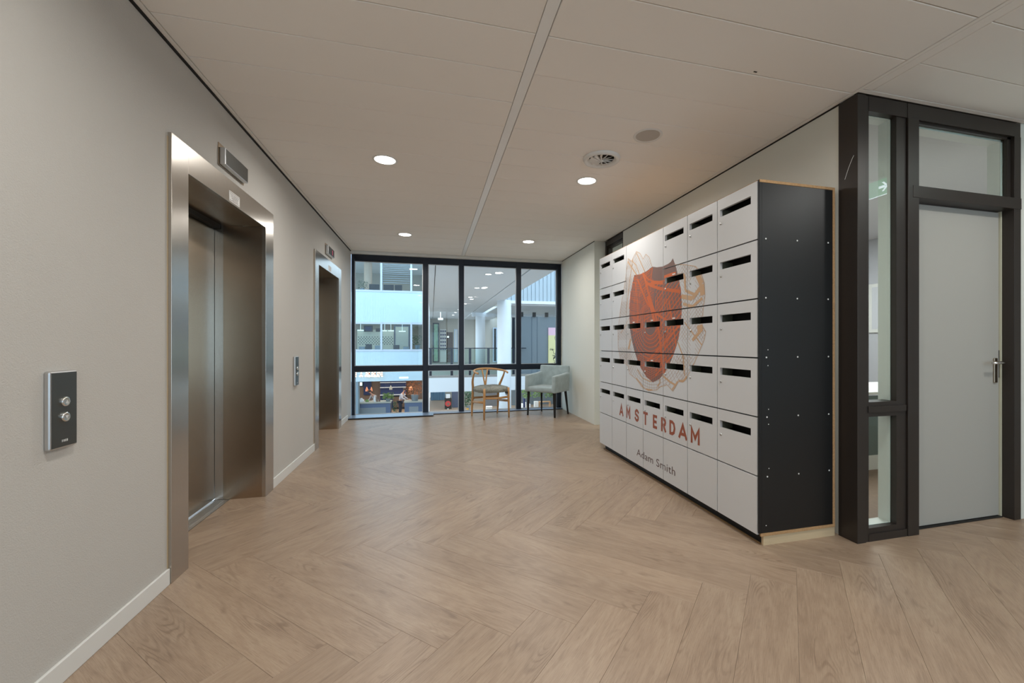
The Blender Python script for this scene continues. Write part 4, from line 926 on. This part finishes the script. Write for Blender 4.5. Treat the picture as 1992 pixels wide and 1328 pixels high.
# upper and middle office details
def plant(name, x, y, z, w, h, lab, n=160, m=None, leaf=.06, group=None, pot=True, droop=False, seed=1):
    t = thing(name, (x, y, z), lab, 'plant', group); rp = random.Random(seed); mb = MB()
    m = m or m_green
    for i in range(n):
        a = rp.uniform(0, 2 * math.pi); rr = w / 2 * math.sqrt(rp.random()); zz_ = z + (h * (.3 + .7 * rp.random()) if not droop else h * rp.random())
        p = Vector((x + rr * math.cos(a), y + rr * .6 * math.sin(a), zz_)); d = Vector((rp.uniform(-1, 1), rp.uniform(-1, 1), rp.uniform(-.6, 1))).normalized() * leaf; s_ = d.cross(Vector((rp.uniform(-1, 1), rp.uniform(-1, 1), .3))).normalized() * leaf * .35
        mb.add([p, p + d * .5 + s_, p + d, p + d * .5 - s_], [(0, 1, 2, 3)])
    o = mb.build('foliage', m, t); o['kind'] = 'stuff'
    if pot: MB().cyl((x, y, z), w * .16, h * .3, r2=w * .2, n=14).build('pot', m_slate, t)
    return t
m_green = mat('leaf_green', S(58, 92, 66), 0.6, noise_amt=0.5, noise_scale=9)
m_green2 = mat('leaf_light_green', S(112, 142, 78), 0.6, noise_amt=0.5, noise_scale=9)
m_autumn = mat('leaf_autumn', S(196, 120, 74), 0.6, noise_amt=0.6, noise_scale=14)
zs1 = zA[1] + 0.1
p = at(704, 560, YF + .6); plant('potted_plant', p[0], YF + .8, zs1 + .012, .6, .55, 'dark potted plant on the upper office sill, left of the round pillar', seed=2)
p = at(715, 560, YF + 1.4)
cl = MB().cyl((p[0], YF + 1.6, zA[1] - .75), 0.22, 2.62, n=28).build('pillar', mat('warm_pillar', S(206, 176, 152), 0.6)); tag(cl, 'warm white round pillar behind the upper office window', 'pillar')
def monitor(u, v, Y, w, h, lab, z=None):
    p = at(u, v, Y); z = p[2] - h / 2 if z is None else z; t = thing('monitor', (p[0], Y, z), lab, 'monitor')
    MB().box(p[0] - w / 2, p[0] + w / 2, Y, Y + .05, z + .08, z + .08 + h).build('screen', m_dg, t); MB().box(p[0] - .03, p[0] + .03, Y + .02, Y + .06, z, z + .1).build('stand', m_blackM, t); MB().box(p[0] - .14, p[0] + .14, Y - .08, Y + .12, z - .015, z).build('foot', m_blackM, t)
for u, lab in ((728, 'dark monitor on the upper office sill, right of the round pillar'), (756, 'dark monitor in the middle upper office window'), (775, 'smaller dark monitor right of the middle in the upper office')):
    monitor(u, 556, YF + .8, .55 if u != 775 else .4, .32, lab, z=zs1 + .028)
dt = thing('long_desk', (-3, YF + .8, zA[1] - .75), 'long pale desk along the upper office window', 'desk')
MB().box(-6.0, -.4, YF + .4, YF + 1.2, zs1 - .02, zs1 + .012).build('desktop', m_soft, dt)
for x in (-5.9, -3.2, -.6): MB().box(x, x + .06, YF + .5, YF + 1.1, zA[1] - .75, zs1 - .02).build('leg', m_soft, dt)
# blinds in the upper office
bl = thing('window_blind', (-2.2, YF + .3, zA[1]), 'pale horizontal slat blind in the upper office window', 'blind'); bm_ = MB()
for i in range(14):
    z = zA[0] - 0.05 - i * .085 * (1 + i * .02); bm_.box(at(745, 540, YF + .3)[0], at(797, 540, YF + .3)[0], YF + .3, YF + .33, z, z + .012)
o = bm_.build('slat', m_fr, bl); o['kind'] = 'stuff'
# middle office: dotted glass screen, door, dark posters
ds = thing('dotted_screen', (at(730, 660, YF + 3)[0], YF + 3, zA[3]), 'pale partition with rows of dark dots in the middle office', 'partition')
a0, a1 = at(695, 660, YF + 3)[0], at(766, 660, YF + 3)[0]
MB().box(a0, a1, YF + 3, YF + 3.05, zA[3] - .7, zA[2] - .35).build('panel', mat('pale_screen', S(214, 214, 196), 0.5), ds)
dm = MB()
for j in range(6):
    for i in range(14):
        p = at(697.5 + i * 5.3 + (2.65 if j % 2 else 0), 655.3 + j * 2.8, YF + 2.98)
        if p[0] > a1 - .05: continue
        w = .032; dm.add([(p[0] + w * math.cos(k * math.pi / 3), YF + 2.985, p[2] + w * math.sin(k * math.pi / 3)) for k in range(6)], [(5, 4, 3, 2, 1, 0)])
dm.build('dot', m_frameB, ds)
flat('office_door', 767, 633, 797, 705.5, YF + 2.98, mat('pale_door_glass', S(196, 200, 188), 0.4), 'pale glass door with wide blue grey frame in the middle office', 'door', frame=mat('blue_grey_frame', S(70, 88, 112), 0.5))
flat('wall_screen', 708, 633, 725, 645, YF + 2.8, m_navy, 'dark blue menu screen hanging in the middle office, left', 'screen', frame=m_frameB)
flat('wall_screen', 731, 638.5, 740, 645, YF + 2.8, m_dg, 'small dark grey screen hanging in the middle office, beside the mullion', 'screen')
for i, (u0, u1, v) in enumerate(((695, 707.5, 643), (744, 752.5, 644), (755, 766, 644), (776, 789, 645))):
    p, q = at(u0, v, YF + 2.6), at(u1, v, YF + 2.6); b = MB().box(p[0], q[0], YF + 2.6, YF + 2.66, p[2], p[2] + .05).box((p[0] + q[0]) / 2 - .008, (p[0] + q[0]) / 2 + .008, YF + 2.62, YF + 2.64, p[2] + .05, zA[3] - .75 + 2.62).build('strip_light', m_exw); tag(b, 'thin white strip light in the middle office, ' + ('leftmost, beside the blue screen', 'just right of the first mullion', 'left of the glass door frame', 'seen above the pale glass door')[i], 'light', 'strip lights in the middle office')
p = at(812, 675, YF + .7); plant('leafy_plant', p[0], YF + .7, zA[3] + .1, .75, .8, 'leafy teal green plant behind the right middle window', 220, seed=5)
for i, u in enumerate((704, 717, 735, 771, 790)):
    p = at(u, 681, YF + .5); b = MB().box(p[0] - .16, p[0] + .16, YF + .5, YF + .7, zA[3] + .1, zA[3] + .1 + (.16, .3, .22, .25, .15)[i]).build('office_box', m_dg if i % 2 else m_slate, bev=.01); tag(b, 'dark box on the middle office ledge, ' + ('leftmost, under the blue screen', 'tall, under the blue screen', 'just left of the window mullion', 'in front of the glass door frame', 'low, in front of the pale glass door')[i], 'box', 'boxes on the middle office ledge')
struct(MB().box(FX0, FX1, YF + .13, YF + 1.0, zA[3] + .07, zA[3] + .1).build('ledge_office_far', m_soft))
# ---- marquee sign with bulbs on the lower band
mq = thing('bulb_sign', (at(715, 728, YF)[0], YF - .1, at(715, 735, YF)[2]), 'row of glowing bulb letters above the bar opening', 'sign')
m_bulb = mat('bulb_glow', (1, .8, .6, 1), .5, emit=(1, .72, .5, 1), es=5); m_cop = mat('copper_letter', S(150, 96, 76), .5, .4)
ST = [(180, 240, 180, 430), (130, 330, 190, 330), (430, 250, 430, 415), (375, 415, 490, 415), (700, 235, 700, 415), (700, 235, 765, 270), (765, 290, 700, 335), (640, 412, 740, 412), (828, 205, 828, 425), (828, 415, 925, 415), (972, 235, 972, 415), (972, 235, 1045, 270), (1045, 300, 972, 335), (975, 412, 1020, 412), (1107, 205, 1107, 425), (1250, 235, 1250, 415), (1195, 412, 1300, 412), (1320, 235, 1385, 335), (1442, 205, 1442, 415), (1385, 335, 1442, 400)]
BU = [(180, 240), (180, 330), (168, 425), (135, 345), (380, 412), (485, 412), (445, 258), (435, 360), (700, 238), (760, 290), (695, 337), (640, 412), (735, 412), (830, 208), (825, 365), (822, 415), (920, 410), (1012, 410), (975, 240), (1045, 292), (970, 337), (1105, 210), (1105, 365), (1105, 415), (1200, 412), (1300, 412), (1250, 240), (1250, 340), (1320, 238), (1380, 325), (1442, 210), (1442, 312), (1442, 410)]
zp = lambda a, b, Y: at(685 + a / 24.9, 715 + b / 24.9, Y)
lt = MB()
for a, b, c_, d_ in ST:
    p, q = Vector(zp(a, b, YF - .14)), Vector(zp(c_, d_, YF - .14)); lt.tube([p, q], .035, 6)
lt.build('letter_back', m_cop, mq)
bus = {}
for a, b in BU:
    p = zp(a, b, YF - .2); o = MB().lathe(p, [(.001, -.042), (.03, -.03), (.042, 0), (.03, .03), (.001, .042)], 8).build('bulb', m_bulb, mq, smooth=True)
b = MB().box(at(780, 735, YF)[0], at(796.5, 735, YF)[0], YF - 1.3, YF - 1.2, at(780, 735.8, YF - 1.2)[2], at(780, 732.8, YF - 1.2)[2]).build('hanging_lamp', m_exw); tag(b, 'white linear lamp hanging before the bar band', 'lamp')
# ---- the bar
struct(MB().box(at(689.5, 760, YF)[0] - .3, at(697, 760, YF)[0], YF - .02, YF + .5, ZG, zA[4]).build('wall_bar_pier', mat('grey_green_pier', S(120, 142, 156), .6)))
m_ctr = mat('counter_front', S(72, 92, 122), .4); m_top = mat('counter_top', S(150, 156, 150), .4)
def counter(u0, u1, v, lab):
    Y = YF + .6; a, b = at(u0, v, Y), at(u1, v, Y); t = thing('bar_counter', ((a[0] + b[0]) / 2, Y + .4, ZG), lab, 'counter')
    MB().box(a[0], b[0], Y, Y + .8, ZG, a[2] - .07).build('front', m_ctr, t); MB().box(a[0] - .04, b[0] + .04, Y - .04, Y + .84, a[2] - .07, a[2]).build('counter_top', m_top, t, bev=.01)
    MB().box(a[0] + .25, b[0] - .25, Y - .012, Y, ZG + .3, a[2] - .3).build('front_panel', m_slate, t)
    return a, b
cA = counter(690, 759.5, 783.5, 'blue grey bar counter on the left side of the bar opening')
cB = counter(787, 822.5, 781.0, 'blue grey bar counter on the right, beside the dark mullion')
struct(MB().box(FX0, FX1, YF + 6.2, YF + 6.3, ZG, zA[4] + .05).build('wall_bar_back', m_wood))
area('bar_lamp', (-3, YF + 3.0, zA[4] - .05), 5, 150, (1, .88, .76), sy=3)
bs = thing('back_bar_shelf', (at(765, 760, YF + 5.6)[0], YF + 5.6, ZG), 'dark blue back bar with pale lit shelf lines', 'shelf')
a, b = at(740, 740, YF + 5.6), at(790, 740, YF + 5.6)
MB().box(a[0], b[0], YF + 5.6, YF + 6.1, ZG, -.98).build('body', m_navy, bs)
for v in (743.5, 753, 767.5):
    z = at(760, v, YF + 5.5)[2]; MB().box(a[0], b[0], YF + 5.35, YF + 5.6, z - .02, z + .02).build('shelf', m_soft, bs)
sl = MB()
sa, sb = at(765, 780, YF + 5.2)[0], at(788, 780, YF + 5.2)[0]
bp_ = thing('slatted_bar_front', ((sa + sb) / 2, YF + 5.2, ZG), 'vertical brown slat front of the back bar between the counters', 'bar front')
n_ = 12
for i in range(n_): MB().box(sa + (sb - sa) * i / n_, sa + (sb - sa) * (i + .6) / n_, YF + 5.1, YF + 5.16, ZG + .15, at(770, 772, YF + 5.1)[2]).build('slat', m_wood, bp_)
MB().box(sa, sb, YF + 5.16, YF + 5.3, ZG, at(770, 771, YF + 5.1)[2]).build('backing', m_blackM, bp_)
m_cu = mat('copper', (0.85, .36, .2, 1), .3, .9, emit=S(210, 90, 50), es=.35)
for i, (u, v, w) in enumerate(((713.5, 757.5, .08), (722.5, 757.5, .07), (799, 755, .13), (760.2, 754.5, .09))):
    p = at(u, v, YF + 2.2); lab = ('small copper pendant lamp, left of a pair at the bar', 'small copper pendant lamp, right of a pair at the bar', 'large orange copper pendant lamp above the right counter', 'pale pendant lamp in the middle of the bar')[i]
    t = thing('pendant_lamp', (p[0], YF + 2.2, p[2]), lab, 'pendant lamp', 'pendant lamps at the bar')
    MB().lathe((p[0], YF + 2.2, p[2]), [(w, -.10), (w * .95, .0), (w * .35, .12), (.02, .16)], 16).build('lamp_shade', m_cu if i < 3 else m_shade, t, smooth=True)
    MB().cyl((p[0], YF + 2.2, p[2] + .15), .008, zA[4] + .05 - p[2] - .15, n=6).build('cord', m_blackM, t)
flat('bright_window', 696.5, 741, 707, 752, YF + 6.15, m_exw, 'small bright window at the left back of the bar', 'window', frame=m_frameB)
flat('blue_door', 707.5, 741, 723, 768, YF + 6.1, m_navy, 'dark blue panel behind the copper pendants', 'panel')
for i, (u, w, h, mm) in enumerate(((729, .12, .32, m_soft), (733.5, .09, .4, m_wood), (738, .1, .3, m_mauve), (703, .3, .22, m_soft), (714, .20, .14, m_green2))):
    p = at(u, 775, YF + 1.0); b = MB().lathe((p[0], YF + 1.0, cA[0][2]), [(w * .5, 0), (w * .5, h * .6), (w * .2, h * .75), (w * .2, h)], 14).build('bottle' if i < 3 else 'bowl', mm, smooth=True)
    tag(b, ('tall pale bottle on the left bar counter', 'brown bottle on the left bar counter', 'mauve bottle on the left bar counter', 'pale bowl at the left end of the bar counter', 'green topped bowl on the left bar counter')[i], 'bottle' if i < 3 else 'bowl')
p = at(760, 780, YF + .9); plant('trailing_plant', p[0] - .15, YF + .95, cA[0][2], .65, .45, 'bushy green plant on the right end of the left counter', 200, m_green2, leaf=.09, seed=8)
p = at(762.5, 790, YF + .5); plant('hanging_greenery', p[0] + .12, YF + .75, ZG + .1, .30, 1.0, 'dark green plant trailing down beside the left counter', 160, leaf=.08, droop=True, pot=False, seed=9)
p = at(807, 775, YF + 1.0); plant('flower_arrangement', p[0], YF + 1.0, cB[0][2], 1.1, 1.15, 'large orange and pink flower arrangement on the right counter', 420, m_autumn, leaf=.08, seed=10)

# ---- people at the bar
def skin(name, joints, edges, radii, m, parent, sub=1):
    me = bpy.data.meshes.new(name); me.from_pydata(joints, edges, []); me.materials.append(m)
    o = bpy.data.objects.new(name, me); COL.objects.link(o); o.parent = parent
    md = o.modifiers.new('skin', 'SKIN'); md.use_smooth_shade = True
    for i, r_ in enumerate(radii): me.skin_vertices[0].data[i].radius = (r_, r_ * .85) if not isinstance(r_, tuple) else r_
    me.skin_vertices[0].data[0].use_root = True
    s_ = o.modifiers.new('sub', 'SUBSURF'); s_.levels = sub; s_.render_levels = sub
    return o
m_skin = mat('skin_tone', S(198, 150, 128), .6); m_shirt = mat('white_shirt', S(206, 206, 216), .8); m_trou = mat('dark_trousers', S(44, 60, 84), .8); m_hair = mat('dark_hair', S(50, 42, 40), .7); m_gtop = mat('grey_top', S(168, 168, 172), .8)
def person(x, y, z, rz, lab, top, lean=.16, sc=1.0):
    t = thing('person', (x, y, z), lab, 'person', rz=rz); t.scale = (sc,) * 3
    L_ = lean
    J = [(0, 0, .92), (0, -L_ * .3, 1.12), (0, -L_ * .8, 1.36), (0, -L_ * 1.15, 1.46), (0, -L_ * 1.35, 1.54), (0, -L_ * 1.6, 1.64),
         (-.17, -L_ * .8, 1.37), (-.24, -L_ - .02, 1.12), (-.20, -L_ - .24, 1.02), (-.18, -L_ - .32, 1.00),
         (.17, -L_ * .8, 1.37), (.24, -L_ - .02, 1.12), (.20, -L_ - .24, 1.02), (.18, -L_ - .32, 1.00),
         (-.09, 0, .86), (-.10, -.02, .48), (-.10, .02, .09), (-.10, -.12, .04), (.09, 0, .86), (.10, -.03, .48), (.10, .03, .09), (.10, -.11, .04)]
    E_ = [(0, 1), (1, 2), (2, 3), (3, 4), (4, 5), (2, 6), (6, 7), (7, 8), (8, 9), (2, 10), (10, 11), (11, 12), (12, 13), (0, 14), (14, 15), (15, 16), (16, 17), (0, 18), (18, 19), (19, 20), (20, 21)]
    rd = [.12, .115, .13, .055, .052, .088, .055, .040, .030, .028, .055, .040, .030, .028, .085, .055, .038, .035, .085, .055, .038, .035]
    skin('body', J, E_, rd, m_skin, t)
    idx = [0, 1, 2, 6, 7, 8, 10, 11, 12]; mp = {k: i for i, k in enumerate(idx)}
    skin('shirt', [J[k] for k in idx], [(mp[a], mp[b]) for a, b in E_ if a in mp and b in mp], [.15, .145, .155, .075, .058, .045, .075, .058, .045], top, t)
    idx = [0, 14, 15, 16, 18, 19, 20]; mp = {k: i for i, k in enumerate(idx)}
    skin('trousers', [J[k] for k in idx], [(mp[a], mp[b]) for a, b in E_ if a in mp and b in mp], [.145, .105, .075, .06, .105, .075, .06], m_trou, t)
    h = Vector(J[5]); MB().lathe((h.x, h.y + .012, h.z - .01), [(.095, .0), (.102, .04), (.09, .08), (.05, .112), (.001, .12)], 16).build('hair', m_hair, t, smooth=True, local=True)
    for s_ in (-1, 1):
        MB().box(s_ * .10 - .045, s_ * .10 + .045, -.19, .07, 0, .075).build('shoe', m_blackM, t, bev=.025, local=True)
        wv = Vector(J[9 if s_ < 0 else 13])
        hn = MB().tube([wv, wv + Vector((0, -.05, -.01)), wv + Vector((0, -.09, -.02))], [.026, .036, .030], 8)
        for f in range(4): q = wv + Vector(((f - 1.5) * .017, -.085, -.02)); hn.tube([q, q + Vector((0, -.045, -.005)), q + Vector((0, -.06 - .008 * (f in (1, 2)), -.025))], [.009, .008, .006], 6)
        hn.tube([wv + Vector((-s_ * .03, -.03, 0)), wv + Vector((-s_ * .055, -.075, -.005))], [.011, .008], 6); hn.build('hand', m_skin, t, smooth=True, local=True)
        MB().lathe((h.x + s_ * .033, h.y - .083, h.z + .01), [(.001, -.01), (.010, 0), (.001, .01)], 8).build('eye', m_blackM, t, local=True)
    MB().tube([(h.x, h.y - .08, h.z + .012), (h.x, h.y - .108, h.z - .022), (h.x, h.y - .085, h.z - .03)], [.008, .015, .008], 8).build('nose', m_skin, t, smooth=True, local=True)
    return t
p = at(778.5, 790, YF + 2.6); person(p[0], YF + 2.6, ZG, R(75), 'person in white shirt and dark trousers standing between the bar counters', m_shirt, .18, .98)
p = at(734, 790, YF + 2.3); person(p[0], YF + 2.3, ZG, R(-50), 'person in grey top bending behind the left bar counter', m_gtop, .34, .98)
# ---- ground floor, right of the bar
p = at(872, 800, 29.5); fb = thing('promo_cube', (p[0], 29.5, ZG), 'black box with a round red emblem on the ground floor', 'display box')
a, b = at(865.5, 775, 29.4), at(878.5, 775, 29.4); MB().box(a[0], b[0], 29.4, 29.9, ZG, a[2]).build('body', m_blackM, fb)
p = at(871.5, 785, 29.35); MB().cyl((p[0], 29.36, p[2]), .19, .03, 'y', 28).build('emblem', mat('emblem_red', S(196, 60, 58), .5), fb)
MB().cyl((p[0] + .02, 29.35, p[2] - .02), .09, .012, 'y', 20).build('emblem_centre', m_mauve, fb)
MB().box(p[0] - .03, p[0] + .03, 29.38, 29.40, p[2] - .42, p[2] - .34).build('mark', m_exw, fb)
p = at(871.5, 771, 29.6); b = MB().box(p[0] - .14, p[0] + .14, 29.5, 29.8, a[2], a[2] + .26).build('paper_bag', m_soft, bev=.02); tag(b, 'small pale box standing on the black display box', 'box')
struct(MB().box(at(879, 780, 30)[0], at(892, 780, 30)[0] + .4, 30, 30.2, ZG, -.55).build('wall_ground', mat('ground_wall_dark', S(78, 88, 112), .7)))
struct(MB().box(at(941, 780, 30)[0], at(968, 780, 30)[0], 30, 30.2, ZG, -.55).build('wall_ground', mat('ground_wall_grey', S(112, 112, 114), .7)))
struct(MB().box(at(996, 780, 30)[0], 9, 30, 30.2, ZG, -.55).build('wall_ground', m_slate))
cw = thing('curtain', (at(850, 760, 34)[0], 34, ZG), 'pale blue pleated curtain at the far end of the ground floor', 'curtain'); mb = MB()
xa, xb = at(838, 760, 34)[0], at(866, 760, 34)[0]; n = 60; V = []
for i in range(n + 1):
    x = xa + (xb - xa) * i / n; y = 34 + .06 * math.sin(i * 1.7); V += [(x, y, ZG + .02), (x, y, -.62)]
mb.add(V, [(2 * i, 2 * i + 2, 2 * i + 3, 2 * i + 1) for i in range(n)]).build('fabric', mat('curtain_blue', S(140, 180, 205), .8), cw)
p = at(911, 790, 22); plant('floor_plant', p[0], 22, -2.35, .55, 1.05, 'dark green plant under the gallery, left of the white column', 260, leaf=.10, seed=21)
pl = thing('planter_wall', (at(930, 800, 22)[0], 22.3, ZG), 'long low pale divider wall on the ground floor', 'divider')
MB().box(at(901, 800, 22)[0], at(1095, 800, 22)[0], 21.8, 22.6, ZG, -2.36).build('body', m_soft, pl)
p = at(910, 795, 21.95); b = MB().cyl((p[0], 21.95, -2.36), .07, .22, n=14).build('figurine', mat('yellow_red', S(200, 150, 60), .6)); tag(b, 'small yellow figure on the divider wall', 'ornament')
p = at(951.5, 793, 21.95); wb = thing('white_bin', (p[0], 21.95, -2.36), 'white lidded box on the divider wall seen under the oak chair', 'box')
MB().box(p[0] - .14, p[0] + .14, 21.85, 22.1, -2.36, -2.14).build('body', m_white, wb, bev=.01); MB().box(p[0] - .15, p[0] + .15, 21.84, 22.11, -2.14, -2.10).build('lid', m_white, wb)
p = at(1043, 788, 22); b = MB().box(p[0] - .11, p[0] + .11, 21.9, 22.1, -2.36, -1.93).build('white_box', m_white, bev=.005); tag(b, 'upright white box on the divider wall behind the armchair', 'box')
p = at(1059, 790, 22); cr = thing('wooden_crate', (p[0], 22, -2.36), 'open wooden crate on the divider wall behind the armchair legs', 'crate')
m_cr = mat('crate_wood', S(190, 150, 110), .6)
for bx in ((-.32, .32, 0, .03), (-.32, .32, .38, .41), (-.32, -.29, .03, .38), (.29, .32, .03, .38)): MB().box(p[0] + bx[0], p[0] + bx[1], 21.85, 22.15, -2.36 + bx[2], -2.36 + bx[3]).build('board', m_cr, cr)
for i, (u, h) in enumerate(((1016, .34), (1019.5, .62), (1022, .40), (1030, .30))):
    p = at(u, 790, 22); b = MB().box(p[0] - .035, p[0] + .035, 21.9, 22.1, -2.36, -2.36 + h).build('binder', (m_soft, m_navy, m_white, m_soft)[i], bev=.004); tag(b, ('pale low binder at the left end of the shelf behind the armchair', 'tall navy binder behind the armchair', 'white binder right of the navy one', 'low pale binder behind the front armchair leg')[i], 'binder')
for i, (u, w) in enumerate(((1024, .52), (1046, .60), (1070, .60))):
    p = at(u, 765, 22.3); plant('hanging_plant', p[0], 22.3, -1.75, w, .9, ('light green trailing plant under the slate wall, left of three', 'light green trailing plant under the slate wall, middle of three', 'light green trailing plant under the slate wall, right of three')[i], 260, m_green2, leaf=.10, droop=True, pot=False, seed=30 + i)
